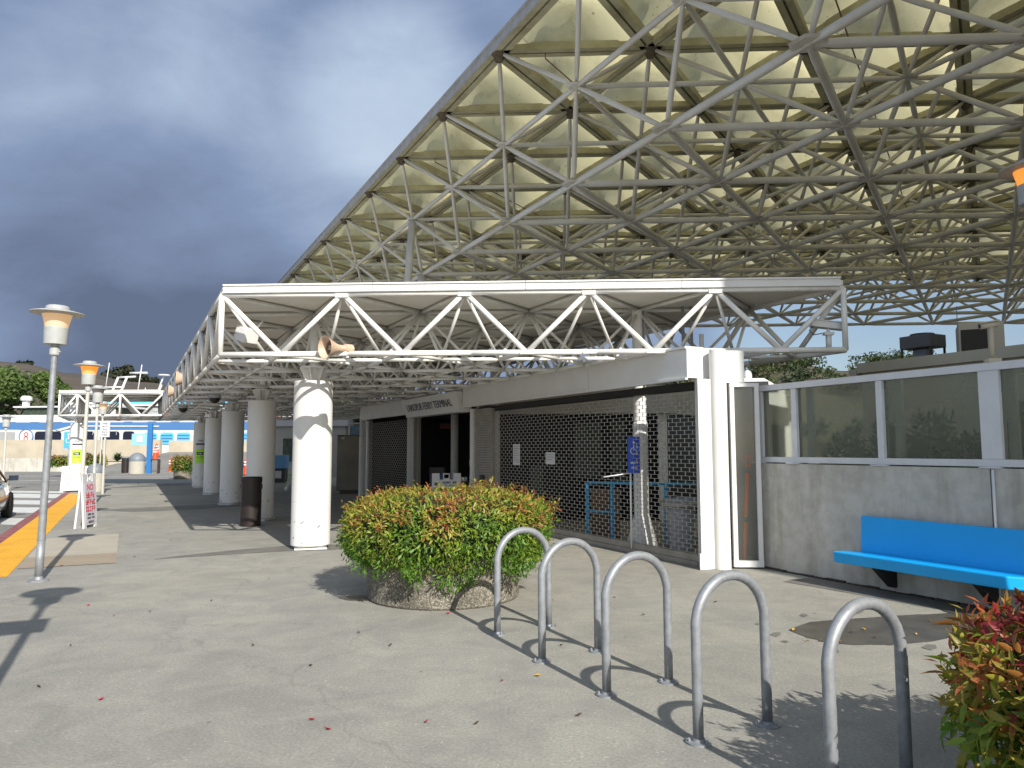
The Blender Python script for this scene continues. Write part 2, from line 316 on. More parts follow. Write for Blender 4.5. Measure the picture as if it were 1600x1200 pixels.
class MB:
    def __init__(s): s.v = []; s.f = []; s.sm = []; s.mi = []; s.cur = 0

    def add(s, vs, fs, smooth=False):
        o = len(s.v); s.v += [V(x) for x in vs]
        for f in fs: s.f.append([i + o for i in f]); s.sm.append(smooth); s.mi.append(s.cur)
        return s

    def hexa(s, b):        # 8 corners: 4 bottom ccw, 4 top ccw
        return s.add(b, [(3, 2, 1, 0), (4, 5, 6, 7), (0, 1, 5, 4), (1, 2, 6, 5), (2, 3, 7, 6), (3, 0, 4, 7)])

    def box(s, c, d, rz=0, mtx=None):
        x, y, z = d[0] / 2, d[1] / 2, d[2] / 2
        pts = [V(p) for p in ((-x, -y, -z), (x, -y, -z), (x, y, -z), (-x, y, -z), (-x, -y, z), (x, -y, z), (x, y, z), (-x, y, z))]
        m = mtx or Matrix.Rotation(rz, 3, 'Z')
        return s.hexa([m @ p + V(c) for p in pts])

    def span(s, x0, x1, y0, y1, z0, z1, T=None):
        p = [(x0, y0, z0), (x1, y0, z0), (x1, y1, z0), (x0, y1, z0), (x0, y0, z1), (x1, y0, z1), (x1, y1, z1), (x0, y1, z1)]
        return s.hexa([T(q) for q in p] if T else p)

    def tube(s, p, q, r, r2=None, n=8, cap=True):
        p, q = V(p), V(q); d = q - p
        if d.length < 1e-6: return s
        r2 = r if r2 is None else r2; d.normalize()
        a = d.cross(V((0, 0, 1)) if abs(d.z) < .95 else V((1, 0, 0))).normalized(); b = d.cross(a)
        vs = []
        for c, rr in ((p, r), (q, r2)):
            vs += [c + rr * (math.cos(2 * math.pi * k / n) * a + math.sin(2 * math.pi * k / n) * b) for k in range(n)]
        s.add(vs, [(k, (k + 1) % n, (k + 1) % n + n, k + n) for k in range(n)], True)
        if cap:
            o = len(s.v) - 2 * n
            s.f.append([o + k for k in reversed(range(n))]); s.sm.append(False); s.mi.append(s.cur)
            s.f.append([o + n + k for k in range(n)]); s.sm.append(False); s.mi.append(s.cur)
        return s

    def path(s, pts, r, n=10, cap=True):
        pts = [V(p) for p in pts]; k = len(pts); vs = []; a = None
        for i, p in enumerate(pts):
            d = (pts[min(i + 1, k - 1)] - pts[max(i - 1, 0)]).normalized()
            if a is None: a = d.cross(V((0, 0, 1)) if abs(d.z) < .9 else V((1, .2, 0))).normalized()
            a = (a - d * a.dot(d)).normalized(); b = d.cross(a)
            rr = r[i] if isinstance(r, (list, tuple)) else r
            vs += [p + rr * (math.cos(2 * math.pi * j / n) * a + math.sin(2 * math.pi * j / n) * b) for j in range(n)]
        fs = [(i * n + j, i * n + (j + 1) % n, (i + 1) * n + (j + 1) % n, (i + 1) * n + j) for i in range(k - 1) for j in range(n)]
        s.add(vs, fs, True)
        if cap:
            o = len(s.v) - k * n
            s.f.append([o + j for j in reversed(range(n))]); s.sm.append(False); s.mi.append(s.cur)
            s.f.append([o + (k - 1) * n + j for j in range(n)]); s.sm.append(False); s.mi.append(s.cur)
        return s

    def lathe(s, prof, c=(0, 0, 0), n=24, mtx=None, closed=True):
        vs = []; m = mtx or Matrix.Identity(3); c = V(c)
        for r, z in prof:
            vs += [c + m @ V((r * math.cos(2 * math.pi * k / n), r * math.sin(2 * math.pi * k / n), z)) for k in range(n)]
        k = len(prof)
        # every ring pair gets its own vertices, so that profile corners stay sharp
        for i in range(k - 1):
            ring = vs[i * n:(i + 2) * n]
            s.add(ring, [(j, (j + 1) % n, (j + 1) % n + n, j + n) for j in range(n)], True)
        if closed:
            s.add(vs[:n], [list(reversed(range(n)))]); s.add(vs[-n:], [list(range(n))])
        return s

    def prism(s, poly, z0, z1):
        n = len(poly); vs = [(x, y, z0) for x, y in poly] + [(x, y, z1) for x, y in poly]
        return s.add(vs, [list(reversed(range(n))), list(range(n, 2 * n))] + [(k, (k + 1) % n, (k + 1) % n + n, k + n) for k in range(n)])

    def build(s, name, m, parent=None, loc=None, bevel=0, cols=None):
        me = bpy.data.meshes.new(name)
        M = RM.get(parent.name, Matrix.Identity(4)).inverted() if parent else (Matrix.Translation(-V(loc)) if loc else Matrix.Identity(4))
        me.from_pydata([(M @ v)[:] for v in s.v], [], s.f)
        me.polygons.foreach_set('use_smooth', s.sm)
        ms = m if isinstance(m, (list, tuple)) else [m]
        for x in ms: me.materials.append(x)
        if len(ms) > 1: me.polygons.foreach_set('material_index', s.mi)
        if cols is not None:
            at = me.color_attributes.new('col', 'FLOAT_COLOR', 'POINT'); flat = []
            for c in cols: flat += [*c, 1.0]
            at.data.foreach_set('color', flat)
        me.update()
        o = bpy.data.objects.new(name, me); COL.objects.link(o)
        if parent: o.parent = parent; RM[o.name] = RM.get(parent.name, Matrix.Identity(4))
        elif loc: o.location = loc; RM[o.name] = Matrix.Translation(V(loc))
        if bevel:
            b = o.modifiers.new('bevel', 'BEVEL'); b.width = bevel; b.segments = 2; b.limit_method = 'ANGLE'; b.angle_limit = R(40)
            me.polygons.foreach_set('use_smooth', [False] * len(me.polygons))
        return o


def tag(o, label=None, cat=None, group=None, kind=None):
    if label: o['label'] = label
    if cat: o['category'] = cat
    if group: o['group'] = group
    if kind: o['kind'] = kind
    return o


def thing(name, label, cat, loc=(0, 0, 0), rz=0, group=None):
    o = bpy.data.objects.new(name, None); COL.objects.link(o); o.empty_display_size = .2
    o.location = loc; o.rotation_euler = (0, 0, rz)
    RM[o.name] = Matrix.Translation(V(loc)) @ Matrix.Rotation(rz, 4, 'Z')
    return tag(o, label, cat, group)


def local(root): RM[root.name] = Matrix.Identity(4); return root   # parts given in the thing's own coordinates


def copy_tree(o, parent=None):
    c = o.copy(); COL.objects.link(c)
    if parent: c.parent = parent
    for ch in list(o.children): copy_tree(ch, c)
    return c


def dup(root, loc, rz, label):
    c = copy_tree(root); c.location = loc; c.rotation_euler = (0, 0, rz); c['label'] = label
    return c


def struct(mb, name, m): return tag(mb.build(name, m), kind='structure')


def text(s, size, m, parent, origin, right, up, name='lettering', align='CENTER', ext=.002, sx=1.0):
    cu = bpy.data.curves.new('t', 'FONT'); cu.body = s; cu.size = size; cu.extrude = ext; cu.align_x = align; cu.align_y = 'CENTER'
    t = bpy.data.objects.new('t', cu); COL.objects.link(t)
    dg = bpy.context.evaluated_depsgraph_get(); me = bpy.data.meshes.new_from_object(t.evaluated_get(dg))
    bpy.data.objects.remove(t); bpy.data.curves.remove(cu)
    right, up = V(right).normalized(), V(up).normalized(); n = right.cross(up)
    Mx = Matrix.Translation(V(origin)) @ Matrix((right * sx, up, n)).transposed().to_4x4()
    me.transform(RM.get(parent.name, Matrix.Identity(4)).inverted() @ Mx)
    me.materials.clear(); me.materials.append(m); me.name = name
    o = bpy.data.objects.new(name, me); COL.objects.link(o); o.parent = parent; RM[o.name] = RM.get(parent.name, Matrix.Identity(4)); return o


def marks(parent, origin, right, up, words, size, m, sx=1.0, name='small_print'):
    """print too small to read in the photo: strokes in word-sized runs; words = letters per word"""
    right, up = V(right).normalized(), V(up).normalized(); n = right.cross(up); b = MB(); r = random.Random(size * 1000 + sum(words))
    wd = size * .62 * sx; tot = (sum(words) + len(words) - 1) * wd; x = -tot / 2
    for k in words:
        for _ in range(k):
            c = V(origin) + right * (x + wd / 2)
            def bar(x0, x1, y0, y1):
                q = [c + right * a + up * e for a, e in ((x0, y0), (x1, y0), (x1, y1), (x0, y1))]; b.hexa(q + [p + n * .002 for p in q])
            h, w, s = size * .38, wd * .36, size * .15
            bar(-w, -w + s, -h, h)
            for yy in r.sample((-h, -s / 2, h - s), 2): bar(-w + s, w, yy, yy + s)
            if r.random() < .5: bar(w, w + s * .8, -h, h)
            x += wd
        x += wd
    return b.build(name, m, parent)


def px_of(p):
    v = V(p) - EYE; z = v.dot(FW)
    return (800 + FPX * v.dot(RT) / z, 600 - FPX * v.dot(UP) / z, z) if z > .2 else None


def seen(p, q, r, n=8):
    """how large a member shows in the photo: length inside the frame times thickness"""
    s = 0; last = None
    for k in range(n + 1):
        w = px_of(V(p).lerp(V(q), k / n)); ok = w and 0 <= w[0] <= 1600 and 0 <= w[1] <= 1200
        if ok and last: s += math.hypot(w[0] - last[0], w[1] - last[1]) * r / w[2]
        last = w if ok else None
    return s


def split_parts(items, one, many, m, root, n=100):
    """items: (score, draw(mb)); the n that show largest are parts of their own, the rest one part"""
    items = sorted(items, key=lambda t: -t[0]); rest = MB()
    for k, (sc, draw) in enumerate(items):
        if k < n and sc > 0:
            b = MB(); draw(b); b.build(one, m, root)
        else: draw(rest)
    if rest.v: tag(rest.build(many, m, root), kind='stuff')


S3 = math.sqrt(3) / 2
U = V((-.5, S3, 0)); X = V((1, 0, 0)); E2 = V((S3, .5, 0))
FR = R(-60)                                   # facade frame: x towards the camera along the front, y inwards


def FA(p): return V((p[0] * .5 + p[1] * S3, -p[0] * S3 + p[1] * .5, p[2] if len(p) > 2 else 0))


# ------------------------------------------------------------------ ground
b = MB(); b.add([(-160, -60, -.12), (160, -60, -.12), (160, 68, -.12), (-160, 68, -.12)], [(0, 1, 2, 3)]); struct(b, 'road', M_ROAD)
b = MB(); b.add([(-1500, 68, -2.0), (1500, 68, -2.0), (1500, 2600, -2.0), (-1500, 2600, -2.0)], [(0, 1, 2, 3)])
struct(b, 'water', mat('bay_water', (.03, .06, .07), .12, bump=.25, bscale=1.5))
b = MB(); b.add([(-160, 68, -2.5), (160, 68, -2.5), (160, 68, -.12), (-160, 68, -.12)], [(0, 1, 2, 3)]); struct(b, 'quay_wall', M_CONC_T)


def cl(c, Y): return (c - Y * .57735, Y)      # a point on the line X + 0.577 Y = c, parallel to the column row


b = MB(); b.prism([cl(-2.42, -14), (40, -14), (40, 41.5), cl(6, 41.5), cl(-1.3, 39.5), cl(-2.42, 36)], -.3, 0); struct(b, 'pavement', M_PAVE)


def sheet(name, poly, z, m):
    b = MB(); b.add([(x, y, z) for x, y in poly], [list(range(len(poly)))]); return struct(b, name, m)


sheet('kerb_marking', [cl(-2.42, -10), cl(-2.21, -10), cl(-2.21, 27), cl(-2.42, 27)], .004, M_KERBRED)
b = MB(); p, q = cl(-2.424, -10), cl(-2.424, 27); b.add([(*p, -.12), (*q, -.12), (*q, .003), (*p, .003)], [(0, 1, 2, 3)]); struct(b, 'kerb_face_marking', M_KERBRED)
# yellow tactile strip with its raised domes
b = MB(); b.add([(x, y, .004) for x, y in (cl(-2.2, 9.14), cl(-1.52, 9.14), cl(-1.6, 26), cl(-2.2, 26))], [(0, 1, 2, 3)])
for k in range(230):
    for c in range(8):
        Y = 9.25 + k * .055
        x, y = cl(-2.15 + c * .083, Y); d = .012
        b.add([(x - d, y - d, .005), (x + d, y - d, .005), (x + d, y + d, .005), (x - d, y + d, .005), (x, y, .011)], [(0, 1, 4), (1, 2, 4), (2, 3, 4), (3, 0, 4)], True)
struct(b, 'tactile_paving_strip', M_YEL)
sheet('concrete_slab_patch', [cl(-1.50, 13.03), cl(-.15, 13.85), cl(-.13, 10.31), cl(-1.49, 9.75)], .004, mat('pale_slab', (.41, .37, .30), .85, col2=(.36, .325, .265), scale=2))
sheet('concrete_slab_edge', [cl(-1.49, 10.75), cl(-.14, 11.3), cl(-.13, 10.31), cl(-1.49, 9.75)], .007, mat('pale_slab_warm', (.33, .265, .19), .85, col2=(.28, .235, .175), scale=3))
for k, (y0, y1) in enumerate(((28.4, 29.6), (25.5, 27.8), (22.5, 24.3), (19.6, 21.4), (16.5, 18.1))):
    sheet('crosswalk_marking', [(cl(-2.62, y0)[0] - 4.2, y0 + .6), cl(-2.62, y0), cl(-2.62, y1), (cl(-2.62, y1)[0] - 4.2, y1 + .6)], -.115, M_ROADW)
sheet('road_line_marking', [(-60, 47.5), (-20, 45.6), (-20, 45.9), (-60, 47.9)], -.115, M_ROADW)
sheet('road_line_marking', [(-60, 41), (-27, 39.6), (-27, 39.9), (-60, 41.3)], -.115, M_ROADW)


def blob(name, cx, cy, rx, ry, rot, m, z=.004, seed=0, n=48, jag=.16):
    pts = []
    for k in range(n):
        a = 2 * math.pi * k / n
        f = 1 + jag * noise.noise(V((math.cos(a) * 1.6 + seed, math.sin(a) * 1.6, seed * .7))) + jag * .5 * noise.noise(V((math.cos(a) * 5 + seed, math.sin(a) * 5, 3)))
        x, y = rx * f * math.cos(a), ry * f * math.sin(a)
        pts.append((cx + x * math.cos(rot) - y * math.sin(rot), cy + x * math.sin(rot) + y * math.cos(rot)))
    return sheet(name, pts, z, m)


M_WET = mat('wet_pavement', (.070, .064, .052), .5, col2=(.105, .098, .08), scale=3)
M_DAMP_DARK = mat('damp_and_dark_pavement', (.135, .127, .113), .8, col2=(.185, .177, .16), scale=2.5)


def gp(x, y, z=0.0):
    d = FW * FPX + RT * (x - 800) + UP * (600 - y); return EYE + d * ((z - 1.6) / d.z)


def traced(px, m, z=.004, jag=.03):
    pts = [gp(*p) for p in px]; out = []; n = len(pts)
    for k in range(n):
        a, c = pts[k], pts[(k + 1) % n]
        for t in range(6):
            p = a.lerp(c, t / 6); q = jag * noise.noise(p * 4.0) + jag * .6 * noise.noise(p * 11.0); out.append((p.x + q, p.y + q * .7))
    return sheet('water_and_dark_patch', out, z, m)


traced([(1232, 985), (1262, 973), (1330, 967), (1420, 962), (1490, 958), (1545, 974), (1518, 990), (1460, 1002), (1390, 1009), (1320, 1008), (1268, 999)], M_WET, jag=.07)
traced([(1223, 909), (1262, 903), (1400, 925), (1520, 946), (1640, 968), (1640, 990), (1480, 955), (1350, 931)], M_DAMP_DARK, jag=.012)  # darker strip of pavement along the wall by the bench
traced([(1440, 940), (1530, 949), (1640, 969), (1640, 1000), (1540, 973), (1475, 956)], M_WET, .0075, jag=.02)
blob('water_and_dark_patch', -2.02, 8.02, .22, .14, 0, M_WET, seed=8)
traced([(150, 797), (250, 792), (330, 788), (384, 785), (384, 791), (300, 796), (210, 800)], M_DAMP_DARK, jag=.05)
traced([(160, 763), (235, 757), (300, 754), (300, 757), (230, 761)], M_DAMP_DARK, jag=.05)
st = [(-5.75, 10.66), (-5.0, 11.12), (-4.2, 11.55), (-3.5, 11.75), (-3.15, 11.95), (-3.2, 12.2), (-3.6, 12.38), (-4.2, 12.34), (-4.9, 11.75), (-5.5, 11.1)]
sheet('water_and_dark_patch', st, .004, M_DAMP_DARK)
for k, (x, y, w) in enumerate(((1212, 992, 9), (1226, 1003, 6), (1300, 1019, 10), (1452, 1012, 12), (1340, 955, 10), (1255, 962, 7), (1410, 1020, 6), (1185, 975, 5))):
    traced([(x - w, y), (x - w * .4, y - w * .35), (x + w * .7, y - w * .3), (x + w, y + w * .1), (x + w * .2, y + w * .4)], M_DAMP_DARK, jag=.02)
# low mortar crumbs and grit round the foot of the first column are part of its base

# ------------------------------------------------------------------ entrance canopy (triangulated truss roof)
MM = 1.78262; F0 = V((-4.744, 10.441, 0)); ZT, ZB = 3.84, 2.965


def TN(i, j, z=ZT): return F0 + X * (i * MM) + U * (j * MM) + V((0, 0, z))


def lattice_members(cells):
    """W trusses along the three grid directions, joined by chords at the midpoints below"""
    mem = []; edges = {}; tris = []
    for (i, j) in cells:
        A, B, Cc, D = (i, j), (i + 1, j), (i + 1, j + 1), (i, j + 1)
        tris += [(A, B, Cc), (A, Cc, D)]
    for t in tris:
        for a, c in ((0, 1), (1, 2), (0, 2)):
            k = tuple(sorted((t[a], t[c]))); edges[k] = edges.get(k, 0) + 1
    for (a, c), n in edges.items():
        P, Q = TN(*a), TN(*c); mid = (P + Q) / 2; mid.z = ZB
        rim = n == 1; rd = .038 if rim else .026
        mem.append((P, Q, .04 if rim else .03, 1)); mem.append((P, mid, rd, 0)); mem.append((mid, Q, rd, 0))
        if rim:
            lo1, lo2 = P.copy(), Q.copy(); lo1.z = lo2.z = ZB
            mem.append((lo1, lo2, .042, 0))
    for t in tris:
        ms = []
        for a, c in ((0, 1), (1, 2), (0, 2)):
            w = (TN(*t[a]) + TN(*t[c])) / 2; w.z = ZB; ms.append(w)
        for a, c in ((0, 1), (1, 2), (0, 2)): mem.append((ms[a], ms[c], .03, 0))
    return mem


def canopy(name, label, cat, cells, posts, outline, fascia, loc, extra=()):
    root = thing(name, label, cat, loc)
    mem = lattice_members(cells) + list(extra)
    for (i, j) in posts:
        P = TN(i, j); mem.append((V((P.x, P.y, ZB)), P, .042, 0))
    split_parts([(seen(p, q, r), (lambda b, p=p, q=q, r=r: b.tube(p, q, r, n=8 if seen(p, q, r) > .3 else 6))) for p, q, r, k in mem], 'strut', 'strut_lattice', M_STEEL_W, root, 100)
    # gusset plates where the rim struts meet
    spots = {}
    for (p, q, r, k) in mem:
        for w in (p, q):
            if r > .0375 and k == 0 and abs(w.y - F0.y) < .01 and w.x < 4.1 and w.x > -4.6: spots[tuple(round(x, 2) for x in w)] = w
    for w in spots.values():
        b = MB(); b.box(w + V((0, -.012, -.03 if w.z > 3 else 0)), (.19, .085, .055)); b.build('gusset_plate', M_STEEL_W, root)
    b = MB(); b.prism([(p.x, p.y) for p in outline], 3.885, 3.955); s = b.build('soffit', M_SOFFIT, root)
    # ribs and panel seams on the underside
    b = MB(); done = set()
    for (i, j) in cells:
        for a, c in (((i, j), (i + 1, j)), ((i, j), (i, j + 1)), ((i, j), (i + 1, j + 1))):
            if (a, c) in done: continue
            done.add((a, c)); P, Q = TN(*a, 3.872), TN(*c, 3.872); d = (Q - P).normalized(); n = V((-d.y, d.x, 0)) * .028
            z = V((0, 0, .012)); b.hexa([P - n - z, Q - n - z, Q + n - z, P + n - z, P - n + z, Q - n + z, Q + n + z, P + n + z])
    b.build('seam_strips', mat('rib_grey_paint', (.36, .34, .29), .7), s)
    for (P, Q) in fascia:
        b = MB(); d = (Q - P).normalized(); n = V((d.y, -d.x, 0)); L = (Q - P).length; k = max(1, round(L / 2.4))
        for a in range(k):
            p0 = P + d * (L * a / k + .004); p1 = P + d * (L * (a + 1) / k - .004)
            for (o0, o1, z0, z1) in ((.005, .065, 3.882, 3.965), (.0, .085, 3.965, 3.988), (.0, .075, 3.862, 3.882)):
                b.hexa([w + V((0, 0, z)) for z in (z0, z1) for w in (p0 + n * o1, p1 + n * o1, p1 + n * o0, p0 + n * o0)])
        b.build('fascia', M_WHITE, root)
    return root


NJ = 15
cells = [(i, j) for i in range(5) for j in range(NJ)]
g = lambda i, j: TN(i, j, 0)
canopy('entrance_canopy', 'long white canopy of triangulated tube trusses on round columns along the terminal front', 'canopy', cells, [(0, 0), (5, 0)],
       [g(0, 0), g(5, 0), g(5, NJ), g(0, NJ)], [(g(0.02, 0), g(4.97, 0))], (-4.744, 10.441, 0))
wc = [(i, j) for i in (-2, -1) for j in (12, 13, 14)]
half = []
for j in (12, 13, 14, 15):
    half += [(TN(-2.42, j), TN(-2, j), .04, 1), (TN(-2.42, j, ZB), TN(-2, j, ZB), .042, 0), (TN(-2.42, j), TN(-2.42, j, ZB), .042, 0), (TN(-2.42, j, ZB), TN(-2, j), .038, 0)]
    if j < 15: half += [(TN(-2.42, j), TN(-2.42, j + 1), .04, 1), (TN(-2.42, j, ZB), TN(-2.42, j + 1, ZB), .042, 0), (TN(-2.42, j), TN(-2.42, j + 1, ZB), .03, 0)]
canopy('canopy_wing', 'far white truss wing of the canopy over the bus stop in front of the ferries', 'canopy', wc, [(-2, 12), (-1, 12)],
       [g(-2.42, 12), g(0, 12), g(0, 15), g(-2.42, 15)], [(g(-2.42, 12), g(-.08, 12))], tuple(g(-1, 12)), half)

# ------------------------------------------------------------------ columns
def column(loc, label, seat=True):
    t = local(thing('round_column', label, 'column', loc, 0, 'white round columns of the canopy'))
    b = MB(); b.lathe([(.16, .0), (.16, .02), (.26, .02), (.26, .055)], n=28); b.box((.0, -.0, .012), (.50, .50, .024), R(20)); b.build('base_plate', M_WHITE, t)
    b = MB(); z = .055
    b.lathe([(.300, .055), (.312, .065), (.312, .735), (.309, .739), (.309, .745), (.312, .749), (.312, 1.665), (.309, 1.669), (.309, 1.675), (.312, 1.679), (.312, 2.69), (.300, 2.705)], n=48)
    sh = b.build('shaft', M_COLW, t)
    b = MB(); r = random.Random(4)
    for k in range(16):
        a = r.uniform(0, 6.28); z = r.choice((r.uniform(.08, .5), r.uniform(.1, 1.0))); w, h = r.uniform(.01, .05), r.uniform(.006, .02); rr = .3128; da = w / rr
        q = [V((rr * math.cos(a + x), rr * math.sin(a + x), z + y + x * .2)) for x, y in ((-da, -h * .3), (0, -h), (da, 0), (da * .3, h), (-da * .6, h * .7))]
        b.add(q, [(0, 1, 2, 3, 4)])
    b.build('scuff_marks', mat('scuff_grey', (.16, .15, .14), .8), sh)
    b = MB()
    b.tube((0, 0, 2.70), (0, 0, ZT), .072, n=16)
    for k in range(3):
        a = R(60 * k + 30); c, s = math.cos(a), math.sin(a); n = V((-s, c, 0)) * .008
        for sg in (1, -1):
            P = [V((c * sg * r, s * sg * r, z)) for r, z in ((.06, 2.702), (.13, 2.702), (.23, 2.93), (.06, 2.93))]
            b.hexa([p - n for p in P] + [p + n for p in P])
    b.lathe([(.24, 2.93), (.24, 2.952)], n=6); b.build('capital', M_STEEL_W, t)
    return t


def col_at(i, j): P = TN(i, j, 0); return (P.x, P.y, 0)


c1 = column(col_at(1, 1), 'nearest white round column, in full sun at the front edge of the canopy')
dup(c1, col_at(1, 4), 1.1, 'shaded white round column just behind the black litter bin')
dup(c1, col_at(1, 7), 2.3, 'shaded white round column between the one behind the black bin and the two farthest in the row')
dup(c1, col_at(1, 10), .6, 'shaded white round column directly before the one wearing the green poster')


def poster(t, c, ang, r, cz=1.62):
    a = V((math.cos(ang), math.sin(ang), 0)); n = 9; b = MB()
    def arc(z0, z1, half, rr):
        b = MB(); vs = []
        for z in (z0, z1): vs += [V(c) + V((rr * math.cos(ang + half * (2 * k / n - 1)), rr * math.sin(ang + half * (2 * k / n - 1)), z)) for k in range(n + 1)]
        vs2 = [v + V((math.cos(ang), math.sin(ang), 0)) * .004 for v in vs]
        b.add(vs2, [(k, k + 1, k + n + 2, k + n + 1) for k in range(n)], True); return b
    p = arc(1.0, 2.05, .62, r).build('poster', M_SIGNW, t)
    arc(1.03, 1.60, .60, r + .004).build('lime_field', M_LIME, p)
    arc(1.78, 1.84, .60, r + .004).build('heading_bar', M_INK, p)
    arc(1.36, 1.48, .40, r + .008).build('route_plate', M_INK, p)
    rt = V((-math.sin(ang), math.cos(ang), 0))
    marks(p, V(c) + a * (r + .018) + V((0, 0, 1.42)), rt, (0, 0, 1), (3,), .09, M_SIGNW)
    marks(p, V(c) + a * (r + .022) + V((0, 0, 1.27)), rt, (0, 0, 1), (3, 4), .05, M_INK)
    marks(p, V(c) + a * (r + .012) + V((0, 0, 1.95)), rt, (0, 0, 1), (6,), .05, M_INK)


P = col_at(1, 13)
c5 = column(P, 'farthest white round column of the row, with a green poster strapped on'); RM[c5.name] = Matrix.Translation(V(P))
poster(c5, P, R(-72), .312)
P = col_at(-2, 13)
cw = column(P, 'white round column under the far truss wing with a bright lime poster'); RM[cw.name] = Matrix.Translation(V(P))
poster(cw, P, R(-62), .312)

# ------------------------------------------------------------------ the great space frame roof
WM = 2 * MM; O1 = V((-1.095, 16.757, 0)); Z1, Z2, Z3 = 10.98, 9.57, 8.11
I1, J0, J1 = 14, -9, 8
def N1(i, j): return O1 + X * (i * WM) + U * (j * WM) + V((0, 0, Z1))
def N2(i, j): return O1 + X * ((i + 1 / 3) * WM) + U * ((j + 2 / 3) * WM) + V((0, 0, Z2))
def N3(i, j): return O1 + X * ((i + 2 / 3) * WM) + U * ((j + 4 / 3) * WM) + V((0, 0, Z3))
roof = thing('space_frame_roof', 'huge raised space frame roof with pale yellow triangular panels above the terminal', 'roof', (12, 14, 0))
mem = []; nodes = []
nb = ((1, 0), (0, 1), (1, 1))
for lay, fn, imax, jmax, rc in ((2, N2, I1 - 1, J1 - 1, .062), (3, N3, I1 - 2, J1 - 2, .084)):
    for i in range(imax + 1):
        for j in range(J0, jmax + 1):
            nodes.append((fn(i, j), .27 if lay == 3 else .19))
            for di, dj in nb:
                if i + di <= imax and j + dj <= jmax: mem.append((fn(i, j), fn(i + di, j + dj), rc))
for i in range(I1):
    for j in range(J0, J1):
        for a in ((i, j), (i, j + 1), (i + 1, j + 1)): mem.append((N2(i, j), N1(*a), .055))
for i in range(I1 - 1):
    for j in range(J0, J1 - 1):
        for a in ((i, j), (i, j + 1), (i + 1, j + 1)): mem.append((N3(i, j), N2(*a), .06))


def taper(b, p, q, r, n=6):
    d = (q - p); e = d.normalized() * min(.55, d.length * .2)
    b.tube(p, p + e, r * .62, r, n, False); b.tube(p + e, q - e, r, r, n, False); b.tube(q - e, q, r, r * .62, n, False)


split_parts([(seen(p, q, r), (lambda b, p=p, q=q, r=r: taper(b, p, q, r, 8))) for p, q, r in mem], 'strut', 'strut_lattice', M_ROOFSTEEL, roof, 100)
def plate(b, p, r): b.lathe([(r, -.03), (r * 1.25, 0), (r, .03)], p, 6); b.tube(p - V((0, 0, .07)), p + V((0, 0, .10)), .07, n=6)
split_parts([(seen(p - X * r, p + X * r, r), (lambda b, p=p, r=r: plate(b, p, r))) for p, r in nodes], 'node_plate', 'node_plate_field', M_ROOFSTEEL, roof, 60)
items = []; ed = []
for i in range(I1 + 1):
    for j in range(J0, J1 + 1):
        for di, dj in nb:
            if i + di <= I1 and j + dj <= J1: ed.append((N1(i, j), N1(i + di, j + dj)))


def purlin(b, P, Q):
    d = (Q - P).normalized(); n = V((-d.y, d.x, 0)); P = P + d * .10; Q = Q - d * .10
    for o0, o1, z0, z1 in ((-.175, -.028, -.05, .13), (.028, .175, -.05, .13), (-.028, .028, .05, .10)):
        b.hexa([w + V((0, 0, z)) for z in (z0, z1) for w in (P + n * o0, Q + n * o0, Q + n * o1, P + n * o1)])


split_parts([(seen(p, q, .15), (lambda b, p=p, q=q: purlin(b, p, q))) for p, q in ed], 'purlin', 'purlin_grid', M_PURLIN, roof, 100)


def vault(b, A, B, Cc):
    n = 5; idx = {}; vs = []; G = (A + B + Cc) / 3
    A, B, Cc = (G + (p - G) * .93 for p in (A, B, Cc))
    for a in range(n + 1):
        for c in range(n + 1 - a):
            u, v = a / n, c / n; w = 1 - u - v
            p = A * w + B * u + Cc * v; h = .60 * max(0, 27 * u * v * w) ** .62
            idx[(a, c)] = len(vs); vs.append(p + V((0, 0, .10 + h)))
    fs = []
    for a in range(n):
        for c in range(n - a):
            fs.append((idx[(a, c)], idx[(a + 1, c)], idx[(a, c + 1)]))
            if a + c < n - 1: fs.append((idx[(a + 1, c)], idx[(a + 1, c + 1)], idx[(a, c + 1)]))
    b.add(vs, fs, True)


for i in range(I1):
    for j in range(J0, J1):
        for t in (((i, j), (i + 1, j), (i + 1, j + 1)), ((i, j), (i + 1, j + 1), (i, j + 1))):
            A, B, Cc = (N1(*k) for k in t); G = (A + B + Cc) / 3
            items.append((seen(A, G, .5) + seen(B, G, .5) + seen(Cc, G, .5), (lambda b, A=A, B=B, Cc=Cc: vault(b, A, B, Cc))))
split_parts(items, 'roof_panel', 'roof_panel_field', M_PANEL, roof, 100)
b = MB()
for i in range(I1 + 1):
    for j in range(J0, J1 + 1): b.lathe([(.10, -.22), (.13, -.12), (.19, -.06), (.19, .14)], N1(i, j), 8)
tag(b.build('top_hub_field', mat('hub_rust', (.12, .095, .065), .8, var=.5, scale=8), roof), kind='stuff')
b = MB()
P, Q = N1(0, J0) - E2 * .16, N1(0, J1) - E2 * .16; n = -E2
b.hexa([w + V((0, 0, z)) for z in (-.06, .15) for w in (P, Q, Q + n * .05, P + n * .05)])
b.hexa([w + V((0, 0, z)) for z in (.152, .19) for w in (P - n * .05, Q - n * .05, Q + n * .09, P + n * .09)])
b.build('edge_gutter', mat('gutter_grey', (.42, .42, .43), .55, col2=(.33, .33, .33), scale=3), roof)
